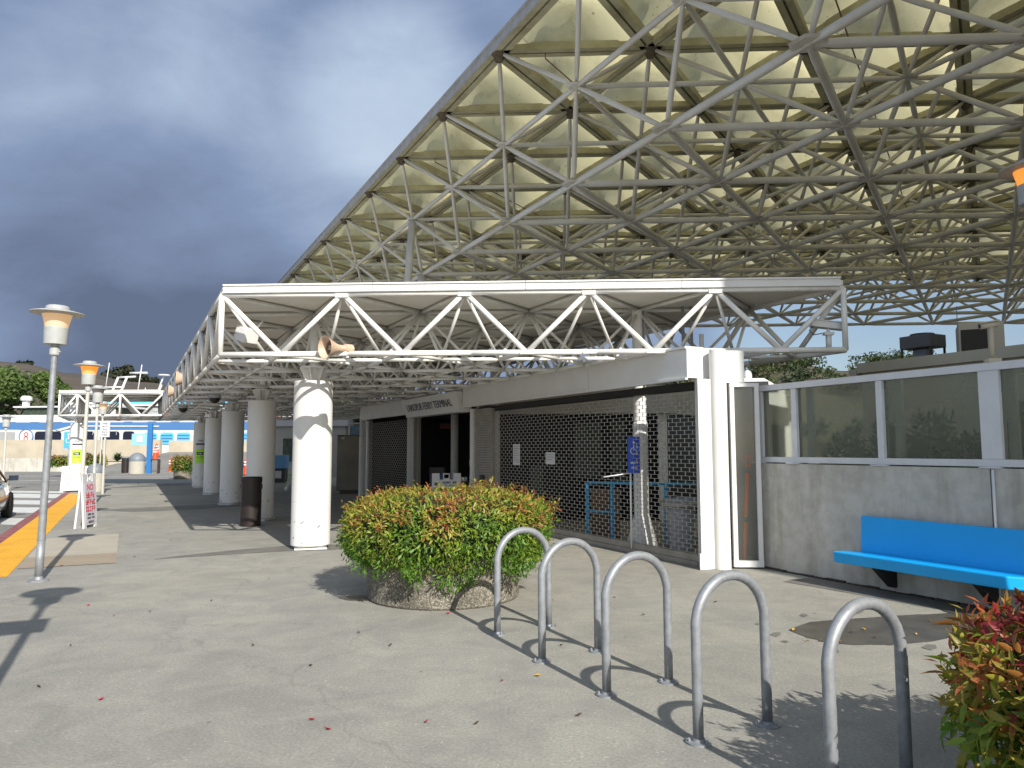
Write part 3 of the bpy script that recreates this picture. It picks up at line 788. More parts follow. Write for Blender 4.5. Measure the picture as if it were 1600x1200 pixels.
# sprinkler pipe strung under the panels
b = MB()
for i in range(-6, 8, 2):
    pts = [O1 + X * (i * WM + 1.1) + (X + U) * (k * WM) + V((0, 0, Z1 - .18)) for k in range(-5, 8) if .1 < i + k + .3 < 13 and k < 8]
    if len(pts) < 2: continue
    b.path(pts, .018, 5)
    for p in pts[::1]: b.tube(p, p + V((0, 0, .22)), .012, n=4)
b.build('sprinkler_pipe', mat('pipe_brown', (.20, .13, .08), .6), roof)
b = MB(); b.tube(N2(0, 2), V((-4.6, 23.0, 3.96)), .13, n=12); b.build('inclined_prop', M_ROOFSTEEL, roof)
for (i, j) in ((0, 2), (9, 3), (9, -3), (3, -9), (9, -9)):
    t = N3(i, j); t0 = V((t.x, t.y, 0)); b = MB(); b.tube(t0, t, .17 if j == 2 else .25, n=16); b.build('main_column', M_ROOFSTEEL, roof)

# ------------------------------------------------------------------ terminal front
T = FA
bld = thing('terminal_building', 'low white ferry terminal with a long beam, corner pillar and dark glazed waiting hall', 'building', tuple(FA((-15, 7, 0))), 0)
for x0, x1 in ((-23.8, -19.32), (-15.38, -12.85), (-12.842, -10.2), (-10.192, -7.76)):
    b = MB(); b.span(x0, x1, 6.67, 6.95, 2.555, 2.95, T); b.span(x0, x1, 6.64, 6.68, 2.525, 2.553, T); b.span(x0, x1, 6.64, 6.97, 2.952, 2.985, T)
    b.build('beam', M_WHITE, bld)
b = MB()
b.hexa([T(p) for p in ((-19.2, 6.66, 2.44), (-15.55, 6.66, 2.44), (-15.55, 6.95, 2.44), (-19.2, 6.95, 2.44), (-19.3, 6.50, 2.90), (-15.42, 6.50, 2.90), (-15.42, 6.95, 2.90), (-19.3, 6.95, 2.90))])
sg = b.build('sign_panel', M_WHITE, bld)
upv = V(T((0, -.16, .46))).normalized(); rgt = V(T((1, 0, 0)))
text('LARKSPUR FERRY TERMINAL', .262, M_NAVY, sg, T((-17.37, 6.575, 2.665)), rgt, upv, sx=.93)
b = MB(); b.box((2.115, 10.14, 1.27), (.09, .20, 2.53)); b.box((2.185, 10.17, 1.27), (.045, .20, 2.53)); b.box((2.045, 10.10, 1.27), (.045, .20, 2.53)); b.box((2.05, 10.02, .11), (.10, .06, .21)); b.build('door_jamb', M_WHITE, bld)
b = MB(); b.lathe([(.112, 0), (.112, 2.94)], (2.325, 10.14, 0), 28); b.build('corner_post', M_COLW, bld)
b = MB(); b.box((2.56, 10.20, 2.71), (.25, .10, .44)); b.box((2.31, 10.31, 2.75), (.50, .08, .38)); b.build('end_panel', M_COLW, bld)
# entrance posts
b = MB(); P = TN(4, 7, 0); b.lathe([(.20, 0), (.20, 3.0)], P, 24); b.build('entrance_post', M_COLW, bld)
b = MB(); P = V((-2.72, 21.6, 0)); b.lathe([(.11, 0), (.11, 2.6)], P, 16); b.build('entrance_post', M_COLW, bld)
b = MB(); b.span(-15.40, -15.26, 6.86, 7.02, 0, 2.5, T); b.build('door_jamb', M_WHITE, bld)
b = MB(); b.span(-23.75, -23.6, 6.86, 7.02, 0, 2.5, T); b.build('door_jamb', M_GALVF, bld)
# canopy posts inside the hall
for j, fl in ((1, 1), (4, 0), (10, 0)):
    P = TN(4, j, 0); b = MB()
    b.lathe(([(.27, 0), (.265, .02), (.13, .52), (.118, .56)] if fl else [(.118, 0)]) + [(.118, 2.0), (.105, 2.02), (.105, ZT)], P, 24); b.build('inner_post', M_COLW, bld)
# inner hall: facade facing the camera, then a wing receding to the right
b = MB(); b.span(-1.6, 2.75, 16.6, 16.8, 2.38, 3.02); b.hexa([V(p) for p in ((2.75, 16.6, 2.38), (8.6, 26.7, 2.38), (8.4, 26.8, 2.38), (2.75, 16.9, 2.38), (2.75, 16.6, 3.02), (8.6, 26.7, 3.02), (8.4, 26.8, 3.02), (2.75, 16.9, 3.02))]); b.build('inner_fascia', mat('inner_dimmed_white', (.40, .39, .36), .6, var=.1), bld)  # white fascia greyed in its colour to stand in for the hall's shade
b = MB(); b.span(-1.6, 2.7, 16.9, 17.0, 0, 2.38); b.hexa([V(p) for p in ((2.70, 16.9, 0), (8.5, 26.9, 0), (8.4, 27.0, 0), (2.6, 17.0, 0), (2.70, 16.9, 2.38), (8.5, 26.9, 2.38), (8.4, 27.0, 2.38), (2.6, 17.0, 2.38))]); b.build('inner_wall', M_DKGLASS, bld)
for x0, x1, z0, z1, m in ((.62, 1.22, .95, 2.2, M_PANE), (1.45, 1.75, .8, 2.25, M_PANE), (2.05, 2.2, 0, 2.3, M_WHITE), (2.5, 2.7, 0, 2.38, M_WHITE), (-.4, -.1, .3, 1.2, M_PANE)):
    b = MB(); b.span(x0, x1, 16.84, 16.88, z0, z1); b.build('window_pane' if m is M_PANE else 'mullion', m, bld)
b = MB(); b.span(-23.7, -15.3, 9.95, 10.1, 0, 2.6, T) if False else b.span(-23.7, -22.75, 9.95, 10.1, 0, 2.6, T)
b.span(-23.72, -23.6, 7.03, 10.1, 0, 2.6, T); b.span(-20.6, -20.5, 8.6, 10.1, 0, 2.6, T); b.span(-21.9, -20.0, 10.3, 10.4, 0, 2.5, T)
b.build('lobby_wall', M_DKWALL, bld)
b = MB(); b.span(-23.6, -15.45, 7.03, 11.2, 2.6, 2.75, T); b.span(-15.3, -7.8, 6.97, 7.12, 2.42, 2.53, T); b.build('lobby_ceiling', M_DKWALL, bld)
b = MB()
b.box((-3.05, 22.3, 2.28), (.42, .05, .16)); b.build('exit_panel', mat('dim_red', (.10, .015, .015), .6), bld)

# ------------------------------------------------------------------ roll-down grilles
def grille(name, label, x0, x1, z0, z1, pitch, brick, y=6.93, post=True):
    t = thing(name, label, 'shutter', tuple(FA(((x0 + x1) / 2, y, 0))), 0, None)
    b = MB(); n = int((z1 - z0) / pitch)
    for k in range(n + 1):
        z = z0 + k * pitch; b.span(x0, x1, y - .003, y + .003, z - .0026, z + .0026, T)
    for k in range(n):
        off = (k % 2) * brick / 2; z = z0 + k * pitch; x = x0 + off
        while x < x1:
            b.span(x - .0075, x + .0075, y - .008, y - .002, z - .004, z + pitch + .004, T); x += brick
    b.build('grille', M_GRILLE, t)
    b = MB(); b.span(x0, x1, y - .03, y + .03, z0 - .10, z0 - .012, T); b.span(x0, x1, y - .06, y + .05, .004, z0 - .102, T); b.build('bottom_bar', M_SLAT, t)
    b = MB()
    for x in (x0 - .02, x1 + .02): b.span(x - .025, x + .025, y - .045, y + .045, .004, z1 + .05, T)
    b.build('guide_rail', M_SLAT, t); return t


gt = grille('security_grille', 'wide brick pattern roll-down grille closing the waiting hall beside the white pillar', -14.33, -7.86, .17, 2.42, .058, .172)
grille('security_grille', 'dark roll-down grille at the far end of the terminal front, left of the entrance', -23.5, -19.25, .17, 2.48, .068, .20)
t = thing('slatted_shutter', 'narrow pale slatted shutter panel between the entrance and the wide grille', 'shutter', tuple(FA((-14.8, 6.93, 0))))
b = MB(); z = .06
while z < 2.45: b.span(-15.22, -14.42, 6.90, 6.925 + .012 * (int(z * 20) % 2), z, z + .046, T); z += .054
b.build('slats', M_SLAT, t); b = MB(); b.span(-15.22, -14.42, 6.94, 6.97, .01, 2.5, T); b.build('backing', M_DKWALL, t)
b = MB(); b.span(-14.86, -14.70, 6.85, 6.90, .88, 1.02, T); b.build('lock_box', M_BLACK, t)


def notice(x, z, w, h, label, y=6.90):
    b = MB(); b.span(x - w / 2, x + w / 2, y, y + .004, z - h / 2, z + h / 2, T); P = FA((x, y, z))
    o = b.build('paper_notice', M_SIGNW, loc=tuple(P)); tag(o, label, 'notice', None)
    b = MB()
    for k in range(int(h / .045) - 1): b.span(x - w * .4, x + w * (.4 - .2 * (k % 3 == 2)), y - .003, y - .001, z + h / 2 - .05 - k * .045, z + h / 2 - .038 - k * .045, T)
    b.build('text_lines', mat('grey_ink', (.25, .25, .27), .6), o)


notice(-13.2, 1.48, .30, .42, 'taller white paper notice taped to the left part of the wide grille')
notice(-11.85, 1.42, .34, .22, 'small landscape white paper notice taped to the wide grille right of the taller one')
t = thing('accessible_sign', 'tall dark blue accessibility sign hanging beside the white post inside the waiting hall', 'sign', (1.28, 11.55, 1.1))
b = MB(); b.span(1.24, 1.43, 11.55, 11.57, 1.22, 1.78); o = b.build('sign_plate', M_BLUEINK, t)
b = MB(); b.lathe([(.018, 0), (.018, .004)], (1.335, 11.547, 1.69), 12, Matrix.Rotation(R(90), 3, 'X')); b.path([(1.335, 11.545, 1.66), (1.335, 11.545, 1.58), (1.375, 11.545, 1.58), (1.39, 11.545, 1.51)], .008, 6)
b.path([(1.335 + .05 * math.cos(R(a)), 11.545, 1.56 + .05 * math.sin(R(a))) for a in range(100, 361, 20)], .007, 6); b.build('wheelchair_symbol', M_SIGNW, o)
marks(o, (1.335, 11.546, 1.38), (1, 0, 0), (0, 0, 1), (4,), .045, M_SIGNW); marks(o, (1.335, 11.546, 1.30), (1, 0, 0), (0, 0, 1), (3,), .045, M_SIGNW)
b = MB(); b.tube((1.28, 11.56, 0), (1.28, 11.56, 1.22), .015); b.tube((.86, 11.5, 1.16), (1.28, 11.56, 1.22), .01); b.build('stand', M_WHITE, t)


def bin_tub(name, label, loc, r, h, m, lidm):
    t = local(thing(name, label, 'bin', loc)); b = MB()
    b.lathe([(r * .8, 0), (r * .84, .02), (r, h - .05), (r * 1.06, h - .05), (r * 1.06, h), (r * .96, h), (r * .94, h - .06), (r * .8, .04)], n=24); b.build('body', m, t)
    b = MB(); b.lathe([(r * 1.25, h - .13), (r * 1.32, h - .11), (r * 1.32, h - .07), (r * 1.25, h - .05)], n=24); b.build('rim_ring', lidm, t); return t


bin_tub('grey_trash_can', 'grey round trash can with a wide rim behind the grille right of the white post', (2.12, 12.1, 0), .25, .80, mat('can_grey', (.36, .38, .41), .5), M_GRILLE)
t = thing('queue_railing', 'sky blue queue railing inside the waiting hall behind the grille', 'railing', (1.3, 13.4, 0))
b = MB(); b.tube((.70, 13.2, 1.0), (2.9, 12.4, 1.0), .025); b.tube((.70, 13.2, .5), (1.2, 13.0, .5), .02); b.build('rail', M_SKYBLUE, t)
for p in ((.70, 13.2), (1.12, 13.05), (2.0, 12.73), (2.62, 12.5)):
    b = MB(); b.box((*p, .5), (.05, .05, 1.0), R(20)); b.build('post', M_SKYBLUE, t)
t = thing('wooden_stool', 'small brown cabinet in the dark behind the grille by the blue railing', 'cabinet', (1.05, 13.6, 0))
b = MB(); b.box((1.05, 13.7, .42), (.5, .4, .8)); b.build('body', mat('brown_wood', (.16, .09, .05), .6, var=.3), t); b = MB(); b.box((1.05, 13.7, .835), (.56, .46, .03)); b.build('top', mat('brown_wood2', (.22, .14, .09), .5), t)
t = thing('ticket_reader', 'dull yellow and tan ticket reader at the right end of the blue railing', 'machine', (2.75, 12.9, 0))
b = MB(); b.box((2.78, 12.95, .5), (.34, .3, 1.0)); b.build('body', M_TAN, t, bevel=.02); b = MB(); b.box((2.78, 12.795, .62), (.14, .01, .10)); b.build('label_plate', mat('amber', (.6, .3, .03), .5), t)
# things in the dark entrance
t = thing('newspaper_box', 'dark newspaper box with a blue front panel by the narrow entrance post', 'newspaper box', (-2.98, 20.0, 0))
b = MB(); b.box((-3.0, 20.2, .55), (.40, .36, 1.1)); b.build('body', M_BLACK, t, bevel=.015); b = MB(); b.box((-3.0, 20.012, .70), (.32, .008, .42)); b.build('front_panel', mat('news_blue', (.02, .09, .30), .5), t)
marks(t, (-3.0, 20.005, .80), (1, 0, 0), (0, 0, 1), (4,), .07, M_SIGNW); marks(t, (-3.0, 20.005, .66), (1, 0, 0), (0, 0, 1), (5,), .05, M_SIGNW)
t = thing('leaflet_desk', 'dark desk with stacked white leaflets just inside the entrance', 'desk', (-2.0, 19.2, 0))
b = MB(); b.box((-2.05, 19.3, .74), (1.0, .6, .05)); b.build('desk_top', M_BLACK, t)
for sx in (-.44, .44):
    for sy in (-.24, .24): b = MB(); b.box((-2.05 + sx, 19.3 + sy, .36), (.05, .05, .71)); b.build('leg', M_BLACK, t)
for k, (x, w, h) in enumerate(((-2.22, .26, .10), (-1.85, .34, .14))):
    b = MB(); b.box((x, 19.2, .767 + h / 2), (w, .22, h), R(8 * k)); tag(b.build('leaflet_stack', M_SIGNW, loc=(x, 19.2, .767)), ('smaller' if k == 0 else 'larger') + ' stack of white leaflets on the dark desk inside the entrance', 'papers')
t = thing('counter_sign', 'white landscape notice on a thin stand behind the leaflets inside the entrance', 'sign', (-1.9, 19.7, 0))
b = MB(); b.box((-1.88, 19.7, 1.22), (.40, .02, .17)); b.build('plate', M_SIGNW, t); b = MB(); b.tube((-1.88, 19.72, 0), (-1.88, 19.72, 1.15), .012); b.build('stand', M_BLACK, t)

# ------------------------------------------------------------------ glass screen wall on the right
Yw = lambda s: s
wall = thing('concrete_wall', 'streaked grey concrete wall behind the blue bench, carrying the glass screen', 'wall', tuple(FA((-4, 7.7, 0))))
for x0, x1 in ((-7.47, -4.40), (-4.385, -1.3), (-1.285, 2.5)):
    b = MB(); b.span(x0, x1, 7.62, 7.86, 0, 1.395, T); b.build('wall_panel', M_CONC, wall)
b = MB(); b.tube(T((-4.36, 7.60, 0)), T((-4.36, 7.60, 1.38)), .014); b.build('downpipe', M_GALVF, wall)
scr = thing('glass_screen', 'tall framed glass windscreen of wide panes on top of the concrete wall', 'glass screen', tuple(FA((-4, 7.7, 1.4))))
posts = [-7.45, -6.86, -5.62, -4.39, -3.13, -1.87, -.61, .65, 1.9]
for k, x in enumerate(posts):
    w = .10 if k == 3 else .04
    b = MB(); b.span(x - w, x + w, 7.66, 7.76, 1.485, 2.375, T); b.build('post', M_GALVF, scr)
    b = MB(); b.span(x - .10, x + .10, 7.59, 7.78, 1.397, 1.409, T); b.build('foot_plate', M_GALVF, scr)
for x in posts[1:-1]:
    b = MB(); b.span(x + .09, x + .18, 7.80, 7.85, 1.41, 2.38, T); b.build('rear_strip', M_GALVF, scr)  # slim pale strip behind the left side of each pane
b = MB(); b.span(-7.49, 2.5, 7.65, 7.77, 2.377, 2.455, T); b.build('top_rail', M_GALVF, scr)
b = MB(); b.span(-7.49, 2.5, 7.65, 7.77, 1.411, 1.483, T); b.build('bottom_rail', M_GALVF, scr)
for a, c in zip(posts, posts[1:]):
    wa = .10 if a == -4.39 else .04; wb = .10 if c == -4.39 else .04
    b = MB(); b.span(a + wa, c - wb, 7.705, 7.715, 1.483, 2.377, T); b.build('glass_pane', M_GLASS, scr)
# narrow full-height pane between pillar and wall
nar = thing('narrow_window', 'narrow full height white framed window between the pillar and the concrete wall', 'window', (2.78, 10.2, 0))
b = MB(); b.box((2.505, 10.16, 1.25), (.055, .08, 2.36)); b.box((2.835, 10.16, 1.25), (.055, .08, 2.36)); b.box((2.67, 10.16, 2.455), (.39, .09, .05)); b.box((2.67, 10.16, .065), (.39, .09, .08)); b.build('frame', M_WHITE, nar)
b = MB(); b.box((2.67, 10.17, 1.265), (.27, .012, 2.31)); b.build('pane', glass_mat('clear_window', (.9, .92, .89), haze=.10, hazecol=(.3, .3, .28)), nar)
t = thing('orange_pole', 'bright orange rescue pole with a looped top leaning behind the narrow window', 'pole', (2.83, 10.45, 0))
b = MB(); p0, p1 = V((2.655, 10.32, .05)), V((2.735, 10.30, 1.36)); b.tube(p0, p1, .026, .026, 12); b.path([p1 + V((.028 * math.cos(a), 0, .07 + .075 * math.sin(a))) for a in [k * math.pi / 8 for k in range(17)]], .008, 6); b.build('shaft', mat('pole_orange', (.90, .17, .02), .45), t)
b = MB()
for f in (.42, .93): q = p0.lerp(p1, f); b.tube(q, q + (p1 - p0).normalized() * .07, .028, n=12)
b.build('grey_band', M_HOOD, t)
b = MB(); b.box((2.93, 11.3, 1.3), (.80, .04, 2.6), R(-10)); tag(b.build('grey_board', mat('grey_board_mat', (.36, .355, .33), .7, var=.25, scale=1.2), loc=(2.93, 11.3, 0)), 'plain grey board standing behind the narrow window', 'board')

b = MB(); r = random.Random(2); x = -7.4
while x < 1.5:
    w = r.uniform(.08, .3); h = r.uniform(.010, .028); b.span(x, x + w * .9, 7.585 - r.uniform(0, .02), 7.625, .002, h, T); x += w
tag(b.build('leaf_litter', mat('dirt_litter', (.075, .06, .04), .95, var=.5, scale=30), loc=tuple(FA((-4, 7.6, 0)))), kind='stuff')
# planting bed and building behind the screen
b = MB(); b.span(-7.2, 2.5, 7.88, 10.2, 0, 1.28, T); tag(b.build('raised_bed', M_SOIL, loc=tuple(FA((-3, 9, 0)))), 'raised soil bed behind the glass screen', 'planting bed')
srv = thing('service_building', 'flat roofed tan service building behind the glass screen', 'building', tuple(FA((-2, 13, 0))))
b = MB(); b.span(-7.91, 3.0, 10.39, 17.5, 0, 2.79, T); b.build('wall', M_TAN, srv)
b = MB(); b.span(-7.95, 3.0, 10.33, 10.56, 2.792, 2.95, T); b.span(-8.1, -7.96, 10.33, 10.6, 2.65, 2.86, T); b.build('parapet', M_TAN, srv)
b = MB(); b.span(-7.9, 3, 10.565, 17.5, 2.793, 2.81, T); b.build('roof', mat('roof_gravel', (.25, .23, .20), .9), srv)
fan = thing('condenser_unit', 'dark fan condenser unit on legs on the tan flat roof', 'air conditioner', tuple(FA((-8.0, 12.0, 2.8))))
fc = V((6.5, 13.0, 0)); rot = R(-60)
b = MB(); b.box(fc + V((0, 0, 3.42)), (.56, .44, .22), rot); b.build('housing', mat('unit_grey', (.10, .10, .105), .55, var=.2), fan, bevel=.01)
b = MB(); b.lathe([(.20, 3.532), (.19, 3.565), (.10, 3.57)], fc, 20); b.build('fan_guard', M_BLACK, fan)
for sx in (-.26, .26):
    for sy in (-.19, .19):
        p = Matrix.Rotation(rot, 3, 'Z') @ V((sx, sy, 0)) + fc; b = MB(); b.box((p.x, p.y, 3.06), (.03, .03, .50)); b.build('leg', M_BLACK, fan)
b = MB(); b.box(fc + V((0, 0, 3.14)), (.24, .2, .30), rot); b.build('compressor', M_HOOD, fan)
b = MB(); b.tube((6.95, 12.75, 2.81), (6.97, 12.75, 4.0), .010, .006, 6); b.tube((6.95, 12.75, 2.81), (6.95, 12.75, 2.95), .03, n=8); tag(b.build('roof_aerial', M_HOOD, loc=(6.95, 12.75, 2.81)), 'thin whip aerial between the fan unit and the tan vent box', 'aerial')
hv = thing('vent_box', 'tan rooftop ventilation box with a black open side', 'vent', (7.05, 12.1, 2.8))
b = MB(); b.box((7.06, 12.3, 3.205), (.62, .66, .79), R(-25)); b.build('housing', M_TAN, hv, bevel=.01)
mm = Matrix.Rotation(R(-25), 3, 'Z'); b = MB(); b.box(V((7.06, 12.3, 3.18)) + mm @ V((-.10, -.333, 0)), (.36, .02, .62), R(-25)); b.build('opening', M_DARK, hv)
b = MB(); b.box(V((7.06, 12.3, 3.0)) + mm @ V((-.05, -.352, 0)), (.10, .02, .12), R(-25)); b.build('label_plate', M_SIGNW, hv)


def bullet_cam(name, label, base, h, yaw, k=1.0):
    t = local(thing(name, label, 'camera', base, yaw)); b = MB()
    b.tube((0, 0, 0), (0, 0, h), .022, n=10); b.box((0, 0, .02), (.12, .12, .04)); b.build('post', M_TAN, t)
    b = MB(); b.tube((.10 * k, 0, h + .05 * k), (-.16 * k, 0, h + .02 * k), .048 * k, n=12); b.box((-.03 * k, 0, h + .09 * k), (.30 * k, .11 * k, .012), mtx=Matrix.Rotation(R(-8), 3, 'Y')); b.build('housing', M_TAN, t)
    b = MB(); b.tube((-.161 * k, 0, h + .02 * k), (-.175 * k, 0, h + .018 * k), .036 * k, n=12); b.build('lens', M_BLACK, t); return t


P = FA((-4.36, 7.71, 2.456)); bullet_cam('security_camera', 'beige bullet camera on a short post on the glass screen rail', tuple(P), .36, R(-8), .62)
P = FA((-4.05, 10.44, 2.952)); bullet_cam('security_camera', 'smaller bullet camera on the edge of the tan roof beside a floodlight', tuple(P), .10, R(160), .62)
P = FA((-4.25, 10.30, 2.75)); t = local(thing('wall_floodlight', 'grey box floodlight hanging from the tan parapet under the small camera', 'floodlight', tuple(P), FR))
b = MB(); b.box((0, -.02, .02), (.18, .12, .22)); b.build('housing', M_HOOD, t); b = MB(); b.box((-.12, -.02, .02), (.05, .10, .20)); b.build('visor', M_TAN, t)

# ------------------------------------------------------------------ bench
bn = thing('blue_bench', 'long bright blue bench with a low back along the concrete wall', 'bench', tuple(FA((-4.9, 7.4, 0))))
b = MB(); b.hexa([T(p) for p in ((-5.95, 7.20, .30), (-4.05, 7.20, .30), (-3.72, 7.46, .30), (-5.95, 7.46, .30), (-5.95, 7.19, .425), (-4.06, 7.19, .425), (-3.70, 7.50, .415), (-5.95, 7.50, .415))]); b.build('seat', M_BLUE, bn, bevel=.014)
b = MB(); b.hexa([T(p) for p in ((-5.83, 7.502, .33), (-3.25, 7.502, .33), (-3.25, 7.56, .33), (-5.83, 7.56, .33), (-5.83, 7.535, .82), (-3.25, 7.535, .82), (-3.25, 7.59, .82), (-5.83, 7.59, .82))]); b.build('backrest', M_BLUE, bn, bevel=.012)
for x in (-5.5, -4.4):
    b = MB(); b.hexa([T(p) for p in ((x - .04, 7.56, .06), (x + .04, 7.56, .06), (x + .04, 7.615, .06), (x - .04, 7.615, .06), (x - .04, 7.28, .298), (x + .04, 7.28, .298), (x + .04, 7.615, .298), (x - .04, 7.615, .298))]); b.build('bracket', M_DKWALL, bn)

# ------------------------------------------------------------------ bicycle racks
def rack(loc, label, rz):
    t = local(thing('bike_rack', label, 'bike rack', loc, rz, 'galvanised hoop bike racks in a row'))
    h, w, r = .905, .53, .0295; R0 = w / 2; pts = [(-R0, 0, .01), (-R0, 0, .3), (-R0, 0, h - R0)]
    pts += [(-R0 * math.cos(a), 0, h - r - R0 + R0 * math.sin(a)) for a in [math.pi * k / 18 for k in range(1, 18)]] + [(R0, 0, h - R0), (R0, 0, .3), (R0, 0, .01)]
    b = MB(); b.path(pts, r, 16); b.build('hoop', M_GALV, t)
    for s in (-1, 1):
        b = MB(); b.lathe([(.072, 0), (.072, .010), (.036, .012), (.034, .026)], (s * R0, 0, 0), 20); f = b.build('foot_flange', M_GALV, t)
        b = MB()
        for k in range(3): a = R(120 * k + 40); b.lathe([(.009, .010), (.009, .026), (.004, .03)], (s * R0 + .054 * math.cos(a), .054 * math.sin(a), 0), 6)
        b.build('bolts', M_GALV, f)
    return t


rl = ['bike rack hoop nearest the round planter, farthest from the camera', 'second bike rack hoop from the round planter', 'middle bike rack hoop of the five',
      'fourth bike rack hoop, between the middle one and the one by the corner shrub', 'nearest bike rack hoop, partly shaded beside the red tipped shrub']
mid = [V((-.22, 6.68, 0)), V((.17, 5.88, 0)), V((.60, 5.13, 0)), V((1.04, 4.365, 0)), V((1.475, 3.61, 0))]
rk = rack(tuple(mid[0]), rl[0], R(33))
for k in range(1, 5): dup(rk, tuple(mid[k]), R((33, 34, 32.5, 31.5, 32)[k]), rl[k])

# ------------------------------------------------------------------ shrubs
def leaves(n, fn, rnd, fine=False):
    mb = MB(); cols = []
    for _ in range(n):
        p, nrm, l, w, col = fn(rnd)
        d = (V((rnd.gauss(0, 1), rnd.gauss(0, 1), rnd.gauss(0, 1))).normalized() * .75 + nrm * .8 + V((0, 0, -.25))).normalized()
        s = d.cross(nrm + V((rnd.uniform(-.5, .5), rnd.uniform(-.5, .5), rnd.uniform(-.5, .5))))
        if s.length < 1e-3: s = d.orthogonal()
        s.normalize(); u = s.cross(d)
        if fine:            # lens shaped blade, folded along the midrib and curling down at the tip
            vs = []; k = 5
            for i in range(k + 1):
                t = i / k; c = p + d * l * t - u * l * .20 * t * t; ww = w * .92 * math.sin(math.pi * (.06 + .94 * t) ** .8) if i < k else 0
                vs += [c - s * ww + u * ww * .45, c, c + s * ww + u * ww * .45]
            mb.add(vs, [q for i in range(k) for q in ((3 * i, 3 * i + 1, 3 * i + 4, 3 * i + 3), (3 * i + 1, 3 * i + 2, 3 * i + 5, 3 * i + 4))], True)
            cols += [col] * len(vs); continue
        tip = p + d * l - u * l * .18; midp = p + d * l * .5 + u * l * -.02
        mb.add([p, midp, tip, p + d * l * .45 + s * w + u * w * .5, p + d * l * .45 - s * w + u * w * .5], [(0, 1, 2, 3), (0, 4, 2, 1)], True)
        cols += [col] * 5
    return mb, cols


def shrub_shape(th, ph, rx, rz, seed, e=.62):
    """superellipsoid direction -> surface point, with lumps"""
    c, s = math.cos(ph), math.sin(ph); e = .82 if seed == 21 else e
    f = lambda a: math.copysign(abs(a) ** e, a)
    p = V((rx * f(c) * math.cos(th), rx * f(c) * math.sin(th), rz * f(s)))
    k = 1 + .085 * noise.noise(p * 2.1 + V((seed, 0, 0))) + .05 * noise.noise(p * 5.3 + V((0, seed, 0)))
    return p * k


